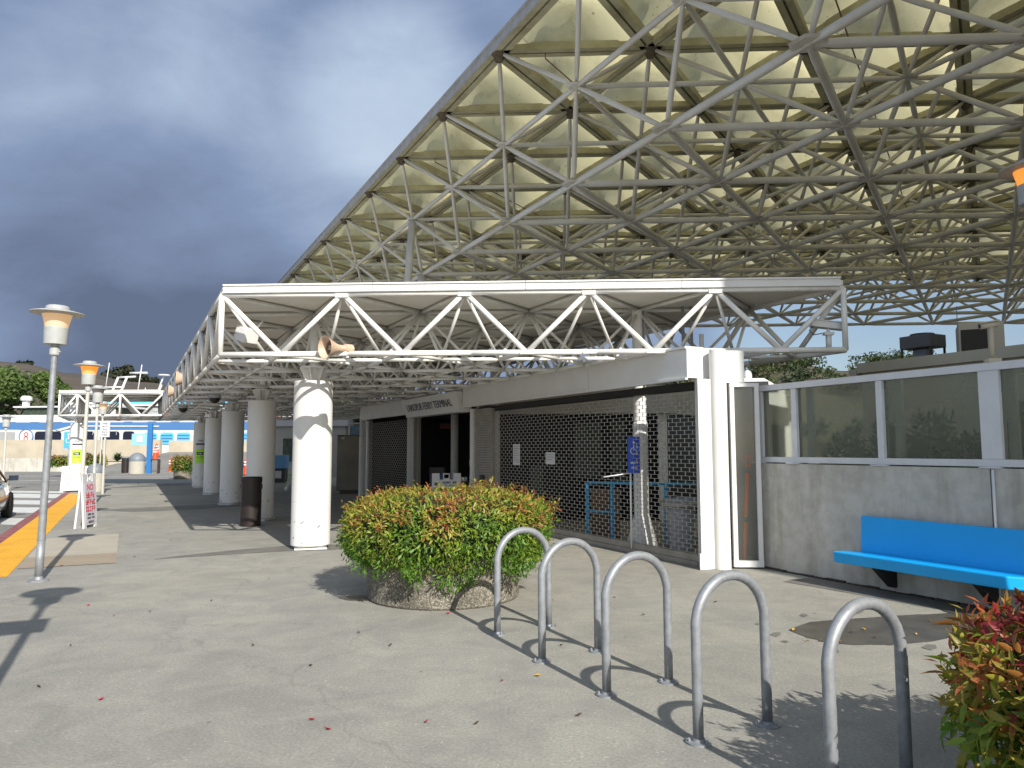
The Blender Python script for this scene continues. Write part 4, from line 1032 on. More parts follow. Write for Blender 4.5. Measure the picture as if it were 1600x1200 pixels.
def shrub(name, label, loc, rx, rz, zc, n, leaf, seed, redtop, cat='shrub', group=None):
    rnd = random.Random(seed)
    t = local(thing(name, label, cat, loc, 0, group))

    def one(r):
        th = r.uniform(0, 2 * math.pi); ph = math.asin(r.uniform(-.80 - .12 * noise.noise(V((math.cos(th) * 2.2, math.sin(th) * 2.2, seed))), 1)); ph = math.asin(math.copysign(abs(math.sin(ph)) ** 1.5, ph)); q = shrub_shape(th, ph, rx, rz, seed)
        nrm = V((q.x / rx ** 2, q.y / rx ** 2, q.z / rz ** 2)).normalized()
        dep = 1 - abs(r.gauss(0, .10)) + (.06 if r.random() < .10 else 0)
        up = max(0, min(1, (q.z / rz + .35) / 1.2))
        clump = noise.noise(q * 3.1 + V((5, seed, 2)))
        p = q * dep + V((0, 0, zc))
        x = up * redtop + clump * .55 + r.gauss(0, .22) + (.16 if seed == 21 else 0)
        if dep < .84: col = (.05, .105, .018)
        elif x > 1.02: col = (.30, .038, .04)
        elif x > .78: col = (.38, .17, .045)
        elif x > .42: col = (.33, .30, .045)
        elif x > .0: col = (.205, .295, .032)
        else: col = (.095, .205, .025)
        j = r.uniform(.75, 1.2); col = tuple(c * j for c in col)
        l = leaf * r.uniform(.65, 1.15)
        return p, nrm, l, l * .17, col
    mb, cols = leaves(n, one, rnd, leaf > .075 and leaf < .1)
    # looser sprays that break the clipped outline
    for k in range(int(n / 420)):
        th = rnd.uniform(0, 2 * math.pi); sp = rnd.choice((rnd.uniform(-.85, -.35), rnd.uniform(.1, 1))); q = shrub_shape(th, math.asin(sp), rx, rz, seed)
        nrm = V((q.x / rx ** 2, q.y / rx ** 2, q.z / rz ** 2)).normalized(); c0 = q * 1.02 + V((0, 0, zc)) + V((0, 0, -.05 if sp < 0 else .02)); rr = leaf * rnd.uniform(1.0, 1.9); grn = sp < 0
        def spray(r, c0=c0, rr=rr, nrm=nrm, grn=grn):
            d = V((r.gauss(0, 1), r.gauss(0, 1), r.gauss(0, 1))).normalized(); j = r.uniform(.7, 1.25); l = leaf * r.uniform(.6, 1.1)
            base = (.11, .22, .028) if grn else ((.30, .25, .04) if r.random() < .6 else (.36, .12, .04))
            return c0 + d * rr * r.random() ** .5, (nrm + d).normalized(), l, l * .17, tuple(x * j for x in base)
        m2, c2 = leaves(60, spray, rnd, leaf > .075 and leaf < .1); mb.add(m2.v, m2.f, True); cols += c2
    # upright new shoots
    for k in range(int(n / 160)):
        th = rnd.uniform(0, 2 * math.pi); ph = math.asin(rnd.uniform(.0, 1)); q = shrub_shape(th, ph, rx, rz, seed) + V((0, 0, zc))
        d = (V((q.x, q.y, rz * 3)).normalized() + V((rnd.gauss(0, .3), rnd.gauss(0, .3), .3))).normalized(); L = leaf * rnd.uniform(.9, 1.9)
        for i in range(7):
            p = q + d * L * (i / 6); a = i * 2.4; side = d.orthogonal().normalized(); side = Matrix.Rotation(a, 3, d) @ side
            dd = (side * .8 + d * .7).normalized(); l = leaf * .7; s = dd.cross(d).normalized(); u = s.cross(dd)
            base = (.40, .10, .04) if rnd.random() < redtop * .6 else (.33, .26, .05)
            mb.add([p, p + dd * l * .5, p + dd * l, p + dd * l * .45 + s * l * .18 + u * l * .05, p + dd * l * .45 - s * l * .18 + u * l * .05], [(0, 1, 2, 3), (0, 4, 2, 1)], True)
            cols += [base] * 5
    mb.build('foliage', M_LEAF, t, cols=cols)
    b = MB(); vs = []; fs = []; nu, nv = 24, 10
    for a in range(nv + 1):
        for c in range(nu): vs.append(shrub_shape(2 * math.pi * c / nu, -math.pi / 2 + math.pi * a / nv, rx * .83, rz * .83, seed) + V((0, 0, zc)))
    for a in range(nv):
        for c in range(nu): fs.append((a * nu + c, a * nu + (c + 1) % nu, (a + 1) * nu + (c + 1) % nu, (a + 1) * nu + c))
    b.add(vs, fs, True)
    for k in range(40):
        th = rnd.uniform(0, 6.283); q = shrub_shape(th, rnd.uniform(-.2, 1.2), rx, rz, seed) + V((0, 0, zc)); b.path([(q.x * .2, q.y * .2, zc - rz * .6), (q.x * .6, q.y * .6, q.z * .8), q], .006, 4)
    b.build('core_and_branches', mat('shrub_inner_shade', (.020, .026, .010), .9, var=.5, scale=9), t)  # dark core colour stands in for the shade inside the leaves
    return t


def planter(name, label, loc, r, h, group=None):
    t = local(thing(name, label, 'planter', loc, 0, group)); b = MB()
    b.lathe([(r - .015, 0), (r, .02), (r, h - .02), (r - .02, h), (r - .10, h), (r - .11, h - .05)], n=64, closed=False); b.build('tub', M_AGG, t)
    b = MB(); b.lathe([(.01, h - .07), (r - .10, h - .07)], n=40, closed=False); b.build('soil', M_SOIL, t); return t


planter('round_planter', 'large round exposed aggregate planter under the broad shrub by the bike racks', (-1.15, 8.25, 0), .83, .50)
shrub('planter_shrub', 'broad clipped shrub of green leaves with orange tips in the round planter beside the racks', (-1.12, 8.25, 0), 1.11, .42, .725, 17000, .063, 3, .56)
planter('round_planter', 'round aggregate planter at the right corner below the red tipped shrub', (2.74, 2.86, 0), .83, .42)
shrub('planter_shrub', 'close red tipped shrub cut by the lower right corner of the picture', (2.74, 2.86, 0), 1.11, .48, .57, 8500, .092, 21, 1.18)

# ------------------------------------------------------------------ lamps
def lamp(loc, label, lm, tilt=0, h=3.4, rod=None):
    t = local(thing('street_lamp', label, 'street lamp', loc, 0, 'disc topped lamp posts along the kerb')); k = h - 3.4
    b = MB(); b.lathe([(.115, 0), (.115, .012), (.10, .02), (.055, .024), (.048, .06)], n=24); b.build('base_flange', M_GALV, t)
    b = MB(); b.tube((0, 0, .02), (0, 0, .50), .047, .046, 16); b.tube((0, 0, .50), (0, 0, 2.80 + k), .044, .036, 16, False); b.lathe([(.049, .495), (.049, .51)], n=16); b.build('pole', rod or M_GALV, t)
    b = MB(); b.lathe([(.052, 2.77 + k), (.060, 2.785 + k), (.060, 2.86 + k), (.05, 2.875 + k), (.05, 2.91 + k)], n=16); b.tube((.05, 0, 2.82 + k), (.075, 0, 2.82 + k), .009, n=6); b.build('collar', M_LAMPGREY, t)
    b = MB(); b.lathe([(.118, 2.905 + k), (.130, 2.912 + k), (.138, 3.115 + k), (.132, 3.125 + k)], n=28); b.build('canister', M_LAMPGREY, t)
    b = MB(); b.lathe([(.130, 3.126 + k), (.142, 3.19 + k), (.166, 3.285 + k)], n=28); b.build('lantern', lm, t)
    b = MB(); b.lathe([(.168, 3.286 + k), (.30, 3.296 + k), (.306, 3.302 + k), (.302, 3.310 + k), (.16, 3.345 + k)], n=36); b.build('shade_disc', M_LAMPGREY, t)
    b = MB(); b.lathe([(.135, 3.346 + k), (.132, 3.385 + k), (.11, 3.40 + k)], n=24); b.build('cap', M_LAMPGREY, t)
    t.rotation_euler = (0, tilt, 0)
    return t


M_POLEW = mat('pole_white', (.50, .49, .455), .5, var=.12, scale=6)
lamp((-6.21, 8.89, 0), 'nearest street lamp on a galvanised pole with a pale orange lantern', M_LIT, R(1.1))
lamp((-9.58, 14.85, 0), 'second street lamp with a glowing orange lantern, its pole behind the red lettered sandwich board', M_LIT2, R(1.1), 3.43, M_POLEW)
lamp((-12.85, 20.5, 0), 'third street lamp along the kerb, its grey lantern unlit', M_UNLIT, 0, 3.42, M_POLEW)
lamp((-16.95, 27.4, 0), 'farthest street lamp of the kerb row, small beside the white truss wing', M_LIT, 0, 3.42, M_POLEW)
lamp((-21.8, 28.8, 0), 'small street lamp at the left edge of the picture before the white ferry bow', M_UNLIT, 0, 3.0, M_POLEW)
lamp((5.31, 8.12, 1.28), 'glowing orange street lamp at the right edge, behind the glass screen', M_LIT2, 0, 3.46)
l0 = lamp((-2.2, 2.2, 0), 'street lamp left of the camera with a board on its pole', M_UNLIT, 0, 4.4)
b = MB(); b.box((-.08, -.06, 3.2), (.46, .02, .36), R(29)); b.build('notice_board', M_SIGNW, l0)

# ------------------------------------------------------------------ sandwich boards
def aframe(loc, rz, w, h, label, spread=.52, handle=True, mw=M_SIGNW):
    t = local(thing('sandwich_board', label, 'sandwich board', loc, rz)); a = math.atan2(spread / 2, h)
    for s in (1, -1):
        m = Matrix.Rotation(-s * a, 3, 'X'); b = MB()
        off = V((0, -s * spread / 2, 0))
        def bx(x0, x1, z0, z1, y0=-.02, y1=.02):
            b.hexa([m @ V(p) + off for p in ((x0, y0, z0), (x1, y0, z0), (x1, y1, z0), (x0, y1, z0), (x0, y0, z1), (x1, y0, z1), (x1, y1, z1), (x0, y1, z1))])
        bx(-w / 2, w / 2, .06, h * .86); bx(-w / 2, -w / 2 + .10, .0, .06); bx(w / 2 - .10, w / 2, 0, .06)
        bx(-w / 2, -w / 2 + w * .26, h * .86, h); bx(w / 2 - w * .26, w / 2, h * .86, h); bx(-w * .12, w * .12, h * .86, h * .89)
        bx(-w * .12, -w * .08, h * .89, h * .98); bx(w * .08, w * .12, h * .89, h * .98); bx(-w * .12, w * .12, h * .98, h)
        b.build('panel', mw, t)
    t['spread'] = spread

    def put(kind, z, **k):
        m = Matrix.Rotation(-a, 3, 'X'); o = m @ V((k.get('x', 0), -.0215 - k.get('lift', 0), z)) + V((0, -spread / 2, 0)); r = m @ V((1, 0, 0)); u = m @ V((0, 0, 1))
        if kind == 'text': text(k['s'], k['size'], k['m'], t, o, r, u, 'lettering', sx=k.get('sx', 1))
        elif kind == 'marks': marks(t, o, r, u, k['s'], k['size'], k['m'], k.get('sx', 1))
        else:
            b = MB(); n = V(m @ V((0, -1, 0))); hw, hh = k['w'] / 2, k['h'] / 2
            c = [o + r * sx * hw + u * sy * hh for sx, sy in ((-1, -1), (1, -1), (1, 1), (-1, 1))]
            b.hexa([p for p in c] + [p + n * .004 for p in c]); b.build(k.get('name', 'print_field'), k['m'], t)
    return t, put


M_PALE = mat('pale_lilac_print', (.55, .53, .60), .5)
t, put = aframe((-9.50, 14.95, 0), R(98), .56, 1.10, 'white sandwich board with red lettering starting with NO, beside the second lamp', .17)
put('field', .50, w=.44, h=.80, m=M_PALE)
put('text', .82, s='NO', size=.17, m=M_REDINK, lift=.006); put('marks', .66, s=(4,), size=.15, m=M_REDINK, lift=.006); put('marks', .52, s=(5,), size=.14, m=M_REDINK, lift=.006); put('marks', .38, s=(5,), size=.135, m=M_REDINK, lift=.006)
put('marks', .27, s=(4, 3), size=.055, m=M_INK, lift=.006); put('marks', .20, s=(5, 4), size=.05, m=M_INK, lift=.006); put('marks', .12, s=(6,), size=.06, m=M_INK, lift=.006)
t, put = aframe((-17.92, 27.4, 0), R(24), .86, 1.0, 'white sandwich board with faint pinkish lettering at the end of the yellow strip')
M_PINK = mat('faint_pink_ink', (.42, .20, .18), .6)
for k, s in enumerate(((6,), (4, 5, 3), (3, 6, 3), (4, 2, 3, 4), (3, 5, 2, 3), (4, 4, 3), (5,))): put('marks', .80 - .095 * k, s=s, size=.07, m=M_PINK, sx=.85)
t, put = aframe((-2.33, 17.05, 0), R(8), .66, 1.06, 'white sandwich board with a red and black bar before the dark entrance', .5)
put('marks', .845, s=(6, 3), size=.065, m=M_INK, x=.07, sx=.8); put('marks', .78, s=(5, 7), size=.045, m=M_INK, x=.07, sx=.9)
put('field', .81, w=.10, h=.07, m=M_NAVY, x=-.22, name='logo_mark'); put('field', .69, w=.16, h=.07, m=M_REDINK, x=-.20, name='red_bar'); put('field', .69, w=.36, h=.07, m=M_INK, x=.065, name='black_bar')
put('marks', .69, s=(2, 3), size=.045, m=M_SIGNW, x=.06, lift=.006)
t, put = aframe((-9.75, 28.3, 0), R(-62), .50, 1.1, 'narrow leaning white board with a green panel seen past the sunlit column', .7)
put('field', .47, w=.38, h=.66, m=mat('leaf_green_print', (.25, .45, .06), .6)); put('field', .87, w=.38, h=.12, m=M_INK)
put('marks', .87, s=(4,), size=.10, m=M_SIGNW, lift=.006); put('marks', .62, s=(5,), size=.06, m=M_INK, lift=.006); put('marks', .42, s=(3,), size=.09, m=M_INK, lift=.006); put('marks', .28, s=(4,), size=.08, m=M_INK, lift=.006)

# ------------------------------------------------------------------ bins, posts, cones
t = local(thing('litter_bin', 'tall black cylindrical litter bin beside the second column', 'bin', (-6.21, 15.35, 0))); b = MB()
b.lathe([(.195, 0), (.205, .01), (.205, .90), (.212, .905), (.212, 1.0), (.20, 1.02), (.175, 1.02), (.17, .92), (.16, .5)], n=32, closed=False); b.build('body', mat('bin_brown_black', (.022, .014, .012), .45, var=.3, scale=4), t)
b = MB()
for s in (-1, 1): b.box((s * .215, 0, .82), (.02, .06, .10))
b.build('handle', M_BLACK, t)
b = MB(); b.lathe([(.01, .90), (.168, .90)], n=24, closed=False); b.build('liner', M_BLACK, t)


def dome_bin(loc, label, r=.36, rz=0, h=.88):
    t = local(thing('domed_litter_bin', label, 'bin', loc, rz)); b = MB()
    b.lathe([(r * .95, 0), (r, .03), (r, h), (r * .97, h + .02)], n=24); b.build('body', M_FOOD_B, t)
    b = MB(); b.lathe([(r * 1.03, h + .022)] + [(r * 1.03 * math.cos(a), h + .08 + r * math.sin(a)) for a in [k * math.pi / 16 for k in range(0, 8)]] + [(.03, h + .08 + r)], n=24); b.build('hood', M_HOOD, t); return t


dome_bin((-28.55, 50.4, -.12), 'beige round litter bin with a grey hood left of the tall blue post', .52)
dome_bin((-17.0, 27.2, 0), 'grey hooded litter bin half hidden behind the third lamp post', .30, 0, .70)
t = local(thing('narrow_bin', 'narrow black bin standing left of the hooded beige bin', 'bin', (-29.6, 50.8, -.12))); b = MB(); b.lathe([(.26, 0), (.28, 1.1)], n=16); b.build('body', M_BLACK, t); b = MB(); b.lathe([(.31, 1.1), (.31, 1.18), (.2, 1.2)], n=16); b.build('lid', M_HOOD, t)
t = local(thing('blue_post', 'tall bright blue post carrying small signs in front of the ferry', 'post', (-27.7, 50.4, -.12)))
b = MB(); b.box((0, 0, 1.75), (.34, .16, 3.5)); b.build('shaft', M_BLUEPOST, t); b = MB(); b.box((-.75, 0, 2.4), (1.1, .06, .8)); b.build('sign_plate', mat('pale_blue_sign', (.25, .5, .8), .5), t)
b = MB(); b.box((-.72, -.05, 2.45), (.42, .02, .5)); b.build('white_notice', M_SIGNW, t)
b = MB(); b.box((.7, 0, .5), (.06, .3, 1.0)); b.box((.45, 0, 1.0), (.55, .3, .06)); b.build('side_frame', M_STAINLESS, t)


def cone(loc, label, s=1.0):
    t = local(thing('traffic_delineator', label, 'traffic cone', loc)); b = MB()
    b.lathe([(.20 * s, 0), (.20 * s, .06)], n=8); b.build('base', M_RUBBER, t)
    b = MB(); b.lathe([(.115 * s, .06), (.09 * s, .5), (.065 * s, 1.02), (.045 * s, 1.05)], n=14); b.tube((0, 0, 1.05), (0, 0, 1.16), .028, n=8); b.build('tube', M_ORANGE, t)
    b = MB()
    for z in (.66, .84): b.lathe([(.105 * s, z), (.098 * s, z + .09)], n=14)
    b.build('band', M_REFL, t); return t


cone((-26.7, 51.5, -.12), 'orange traffic delineator left of the far planter bush', 1.6)
cone((-31.4, 58.0, .70), 'orange traffic delineator beside the blue post', 1.8)
cone((-32.5, 60.2, .95), 'orange traffic delineator farthest up the ramp', 1.8)
cone((-19.7, 47.7, -.12), 'orange traffic delineator seen between two shaded columns', 1.5)

t = local(thing('post_sign', 'white sign full of small text on a thin white post by the kerb', 'sign', (-15.95, 26.0, 0)))
b = MB(); b.box((0, 0, 1.3), (.06, .05, 2.6)); b.build('post', M_POLEW, t); b = MB(); b.box((.0, -.045, 2.32), (.36, .02, .56)); o = b.build('sign_plate', M_SIGNW, t)
for k, s in enumerate(((6,), (3, 2), (5,), (4, 2), (6,))): marks(o, (0, -.057, 2.52 - k * .10), (1, 0, 0), (0, 0, 1), s, .05, M_INK)
t = local(thing('accessible_post_sign', 'round topped blue accessibility sign on a thin post', 'sign', (-27.6, 41.5, -.12)))
b = MB(); b.tube((0, 0, 0), (0, 0, 2.6), .04, n=8); b.build('post', M_GALV, t)
b = MB(); b.box((0, -.05, 2.25), (.55, .03, .95)); o = b.build('sign_plate', mat('light_blue_sign', (.08, .38, .75), .5), t)
b = MB(); b.lathe([(.06, 0), (.06, .01)], (0, -.07, 2.58), 12, Matrix.Rotation(R(90), 3, 'X')); b.path([(0, -.075, 2.5), (0, -.075, 2.3), (.12, -.075, 2.3), (.17, -.075, 2.1)], .025, 6); b.path([(.14 * math.cos(R(a)), -.075, 2.22 + .14 * math.sin(R(a))) for a in range(100, 361, 20)], .02, 6); b.build('wheelchair_symbol', M_SIGNW, o)

# ------------------------------------------------------------------ loudspeakers, floodlight, cameras in the truss
def horn(loc, ax, s, label):
    ax = V(ax).normalized(); m = ax.to_track_quat('Z', 'Y').to_matrix()
    t = thing('horn_loudspeaker', label, 'loudspeaker', loc); b = MB()
    b.lathe([(.045 * s, -.14 * s), (.05 * s, -.04 * s), (.075 * s, .03 * s), (.11 * s, .10 * s), (.150 * s, .17 * s), (.155 * s, .18 * s), (.146 * s, .178 * s), (.10 * s, .10 * s), (.05 * s, .02 * s)], loc, 28, m, False); b.build('horn', M_BEIGE, t)
    b = MB(); b.lathe([(.095 * s, .095 * s), (.05 * s, .02 * s), (.01, .02 * s)], V(loc) + ax * .0, 20, m, False); b.build('throat', M_BEIGE_D, t)
    b = MB(); b.lathe([(.028 * s, .02 * s), (.034 * s, .10 * s), (.01, .115 * s)], loc, 14, m, False); b.build('phase_plug', M_BEIGE, t)
    b = MB(); b.lathe([(.06 * s, -.26 * s), (.066 * s, -.25 * s), (.066 * s, -.14 * s), (.045 * s, -.135 * s)], loc, 18, m); b.build('driver', M_BEIGE, t)
    b = MB(); p = V(loc) - ax * .1 * s; b.tube(p, p + V((.06, .10, -.10)), .012); b.box(p + V((.06, .10, -.10)), (.05, .12, .05)); b.build('bracket', M_STEEL_W, t); return t


horn((-3.0, 10.30, 3.03), (-.62, -.78, -.04), 1.06, 'beige horn loudspeaker on the front truss facing the plaza')
horn((-8.98, 17.9, 3.34), (-.90, -.40, .03), 1.25, 'beige horn loudspeaker on the left edge of the canopy, the nearer of two')
horn((-10.95, 21.3, 3.30), (-.90, -.40, .03), 1.25, 'beige horn loudspeaker on the left edge of the canopy, the farther of two')
t = thing('truss_floodlight', 'white box floodlight tilted in the left end of the front truss', 'floodlight', (-4.55, 10.9, 3.3))
mx = Matrix.Rotation(R(-28), 3, 'Z') @ Matrix.Rotation(R(18), 3, 'Y')
b = MB(); b.box((-4.55, 10.9, 3.33), (.24, .26, .22), mtx=mx); b.build('housing', M_WHITE, t, bevel=.012); b = MB(); b.box(V((-4.55, 10.9, 3.33)) + mx @ V((-.125, 0, 0)), (.012, .22, .18), mtx=mx); b.build('lens', M_UNLIT, t)
b = MB(); b.tube((-4.45, 10.95, 3.4), (-4.35, 11.0, 3.55), .015); b.build('bracket', M_STEEL_W, t)
t = thing('truss_camera', 'long white camera housing on a pedestal at the right end of the front truss', 'camera', (4.0, 10.6, 3.0))
mx = Matrix.Rotation(R(-6), 3, 'Z') @ Matrix.Rotation(R(8), 3, 'Y')
b = MB(); b.box((4.0, 10.62, 3.34), (.46, .16, .09), mtx=mx); b.box((4.0, 10.62, 3.395), (.50, .18, .02), mtx=mx); b.build('housing', M_WHITE, t, bevel=.008)
b = MB(); b.tube((4.0, 10.6, 3.0), (4.0, 10.6, 3.2), .04, n=12); b.box((4.0, 10.6, 3.22), (.13, .10, .04)); b.tube((4.0, 10.6, 3.22), (4.0, 10.6, 3.31), .025, n=8); b.build('pedestal', M_WHITE, t)
b = MB(); b.path([(3.78, 10.58, 3.33), (3.72, 10.56, 3.26), (3.78, 10.56, 3.20), (3.9, 10.57, 3.22)], .007, 6); b.build('cable', M_BLACK, t)
for k, (p, lab) in enumerate((((-10.9, 21.6, 2.82), 'grey dome camera under the left edge of the canopy, the farther of two'), ((-8.1, 17.6, 2.84), 'grey dome camera under the left edge of the canopy, the nearer of two'))):
    t = thing('dome_camera', lab, 'camera', p); b = MB(); b.lathe([(.13, .10), (.15, .06), (.15, 0)], p, 18); b.build('mount', M_LAMPGREY, t)
    b = MB(); b.lathe([(.13 * math.cos(a), -.13 * math.sin(a)) for a in [k2 * math.pi / 12 for k2 in range(7)]], p, 18, closed=False); b.build('dome', M_BLACK, t)
t = thing('hanging_cable_tray', 'pair of dark perforated cable hangers inside the front truss above the beam', 'cable tray', (2.0, 11.6, 3.0))
for x, y in ((1.55, 11.9), (2.12, 11.5), (2.25, 11.5)): b = MB(); b.box((x, y, 3.40), (.045, .02, .82)); b.build('hanger', M_HOOD, t)
b = MB(); b.tube((2.38, 11.4, 3.0), (2.38, 11.4, 3.35), .035); b.build('conduit_box', M_WHITE, t)

# ------------------------------------------------------------------ kiosks and small structures past the columns
t = thing('ticket_kiosk', 'dark stainless ticket kiosk under the canopy right of the sunlit column', 'kiosk', (-7.0, 26.6, 0))
b = MB(); b.box((-7.08, 26.7, 1.10), (1.08, .85, 2.0), R(12)); b.build('cabinet', M_STAINLESS, t, bevel=.03); b = MB(); b.box((-7.05, 26.7, .05), (.90, .80, .10), R(12)); b.build('plinth', M_BLACK, t)
mm = Matrix.Rotation(R(12), 3, 'Z'); b = MB(); b.box(V((-7.05, 26.7, 1.98)) + mm @ V((-.36, -.428, 0)), (.10, .006, .06), R(12)); b.build('label_plate', M_SIGNW, t)
t = thing('kiosk_post', 'slim pale post standing just right of the ticket kiosk', 'post', (-6.35, 26.4, 0)); b = MB(); b.lathe([(.05, 0), (.05, 1.25), (.02, 1.3)], (-6.42, 26.5, 0), 12); b.build('post', M_LAMPGREY, t); b = MB(); b.lathe([(.05, 0), (.05, 1.25), (.02, 1.3)], (-6.30, 26.5, 0), 12); b.build('post', M_LAMPGREY, t)
t = thing('blue_glass_fence', 'blue tinted glass fence with white frames behind the ticket kiosk', 'fence', (-8.0, 31, 0))
for k in range(4):
    x0 = -8.45 + k * .75; b = MB(); b.box((x0 + .375, 31 - k * .3, 1.35), (.68, .02, 2.5), R(-20)); b.build('glass_pane', M_GLASSB, t)
    b = MB(); b.box((x0, 31.15 - k * .3, 1.33), (.06, .06, 2.66)); b.build('post', M_WHITE, t)
b = MB(); b.hexa([V(p) for p in ((-8.45, 31.1, 2.64), (-5.45, 29.9, 2.64), (-5.45, 29.98, 2.64), (-8.45, 31.2, 2.64), (-8.45, 31.1, 2.71), (-5.45, 29.9, 2.71), (-5.45, 29.98, 2.71), (-8.45, 31.2, 2.71))]); b.build('top_rail', M_WHITE, t)
t = thing('ticket_office', 'small grey office with a dark doorway and a window beyond the columns', 'building', (-14.5, 44, 0))
b = MB(); b.span(-15.7, -11.6, 42, 46, 0, 2.9); b.build('wall', mat('office_grey', (.30, .29, .27), .8, var=.12), t); b = MB(); b.span(-15.9, -11.4, 41.8, 46.2, 2.902, 3.3); b.build('roof', mat('office_roof', (.36, .36, .38), .7), t)
b = MB(); b.span(-14.0, -12.9, 41.94, 41.98, 0, 2.3); b.build('door', M_DKWALL, t); b = MB(); b.span(-15.2, -14.5, 41.94, 41.98, .9, 2.2); b.build('window', M_PANE, t)
t = thing('blue_news_rack', 'blue news rack with papers below, in front of the small grey office', 'newspaper rack', (-12.5, 34.5, 0)); b = MB(); b.box((-12.75, 34.5, 1.0), (.95, .5, .62)); b.build('box', mat('rack_blue', (.12, .32, .62), .5), t, bevel=.02); b = MB(); b.box((-12.75, 34.6, .36), (.8, .4, .66)); b.build('base', M_BLACK, t); b = MB(); b.box((-12.65, 34.38, .40), (.3, .02, .34)); b.build('papers', M_SIGNW, t)

# ------------------------------------------------------------------ far plaza: walls, planters
b = MB(); b.span(-90, -33.2, 62, 62.4, -.12, 2.42); b.span(-33.2, -20, 63.5, 63.9, .8, 2.35); tag(b.build('retaining_wall', M_CONC_T, loc=(-55, 62, 0)), 'long tan concrete retaining wall in front of the ferries', 'wall')
b = MB(); b.add([(-33.2, 50, -.12), (-10, 50, -.12), (-10, 63.5, 1.35), (-33.2, 63.5, 1.35)], [(0, 1, 2, 3)]); struct(b, 'ramp', M_ROAD)
t = thing('planter_wall', 'low stepped concrete planter wall with spiky plants below the retaining wall', 'planter', (-48, 56, -.12))
b = MB(); b.span(-80, -36, 56, 56.3, -.12, .92); b.build('front_wall', M_CONC, t); b = MB(); b.span(-36, -30.6, 56, 56.3, -.12, .62); b.build('low_wall', M_CONC_T, t); b = MB(); b.span(-80, -30.6, 56.3, 62, -.1, .60); b.build('soil', M_SOIL, t)
b = MB(); b.span(-53, -47.5, 53.2, 53.5, -.12, .55); tag(b.build('kerb_block', M_CONC_T, loc=(-50, 53, -.12)), 'pale low concrete block at the left edge before the planter wall', 'block')


def spiky(loc, label, s=1.0, seed=1, n=60):
    r = random.Random(seed); mb = MB(); cols = []
    for k in range(n):
        a = r.uniform(0, 6.283); el = r.uniform(.15, 1.45); d = V((math.cos(a) * math.cos(el), math.sin(a) * math.cos(el), math.sin(el))); l = s * r.uniform(.6, 1.1); sd = d.cross(V((0, 0, 1))).normalized() * l * .06
        p0 = V((0, 0, .1 * s)); p1 = p0 + d * l * .55 + V((0, 0, .08 * l)); p2 = p0 + d * l - V((0, 0, .10 * l))
        c = r.uniform(.6, 1.3); mb.add([p0 - sd, p0 + sd, p1 + sd * 1.2, p1 - sd * 1.2, p2], [(0, 1, 2, 3), (3, 2, 4)], True); cols += [(.045 * c, .085 * c, .03 * c)] * 5
    t = local(thing('spiky_plant', label, 'plant', loc)); mb.build('fronds', M_TREELEAF, t, cols=cols); b = MB(); b.lathe([(.12 * s, 0), (.06 * s, .2 * s)], n=8); b.build('stem', M_BARK, t); return t


spiky((-51.2, 57.4, .6), 'spiky yucca plant on the planter wall, left of three', 1.5, 1)
spiky((-48.7, 57.4, .6), 'bushy dark plant on the planter wall, middle of three', 1.25, 2, 130)
spiky((-45.6, 57.4, .6), 'leafy dark plant on the planter wall right behind the nearest lamp pole', 1.5, 3, 110)
spiky((-36.3, 57.0, .6), 'low green tuft on the planter wall just left of the beige bin', .8, 4, 80)
spiky((-33.9, 57.0, .6), 'low green tuft on the planter wall nearest the black narrow bin', .8, 5, 80)
shrub('autumn_bush', 'orange brown bush behind the lime poster column', (-30.7, 45.5, 0), .72, .36, .85, 700, .17, 5, .8)
shrub('autumn_bush', 'reddish bush behind the third lamp', (-28.9, 46.0, 0), .72, .40, .85, 700, .17, 6, 1.0)
planter('round_planter', 'round planter at the far end of the column row', (-19.72, 39.3, 0), .45, .45)
shrub('planter_shrub', 'orange tipped shrub in the planter past the last column', (-19.72, 39.3, 0), .60, .45, .80, 1600, .11, 9, .72)

# ------------------------------------------------------------------ ferries
M_HULLW = mat('ferry_white', (.62, .62, .62), .35, var=.06, scale=.4)
M_FBLUE = mat('ferry_blue', (.07, .18, .40), .35)
M_FCYAN = mat('ferry_cyan', (.10, .48, .75), .4)
M_WIN = mat('ferry_window', (.01, .012, .03), .15)
fy = thing('ferry', 'white ferry with a broad blue stripe and rounded dark windows behind the retaining wall', 'ferry', (-45, 78, -2))
def prof(x0, pts, y0, y1, name, m, par):
    b = MB(); n = len(pts); vs = [(x, y0, z) for x, z in pts] + [(x, y1, z) for x, z in pts]
    b.add(vs, [list(range(n)), list(reversed(range(n, 2 * n)))] + [((k + 1) % n, k, k + n, (k + 1) % n + n) for k in range(n)]); return b.build(name, m, par)
prof(0, [(-66, 2.6), (-62, -2), (-22, -2), (-21, 2.3), (-22, 3.2), (-64, 3.6)], 74.5, 84, 'hull', M_HULLW, fy)
prof(0, [(-66, 3.62), (-63.5, 3.62), (-22, 3.2), (-22, 4.5), (-61, 4.5), (-67, 4.3)], 74.5, 84, 'deck_band', M_HULLW, fy)
prof(0, [(-64, 3.72), (-25, 3.55), (-25, 4.35), (-62, 4.42)], 74.44, 74.495, 'blue_stripe', M_FBLUE, fy)
prof(0, [(-50.5, 3.5), (-49, 3.95), (-40, 3.9), (-40, 4.02), (-49.2, 4.08), (-51, 3.62)], 74.38, 74.435, 'white_swoosh', M_HULLW, fy)
prof(0, [(-66, 4.52), (-57.5, 5.2), (-46, 5.2), (-42.5, 4.9), (-41, 4.52)], 75, 83.5, 'superstructure', M_HULLW, fy)
prof(0, [(-47.6, 4.85), (-42.3, 4.85), (-42, 5.0), (-42.3, 5.15), (-47.6, 5.15), (-47.9, 5.0)], 74.94, 74.99, 'cyan_trim', M_FCYAN, fy)
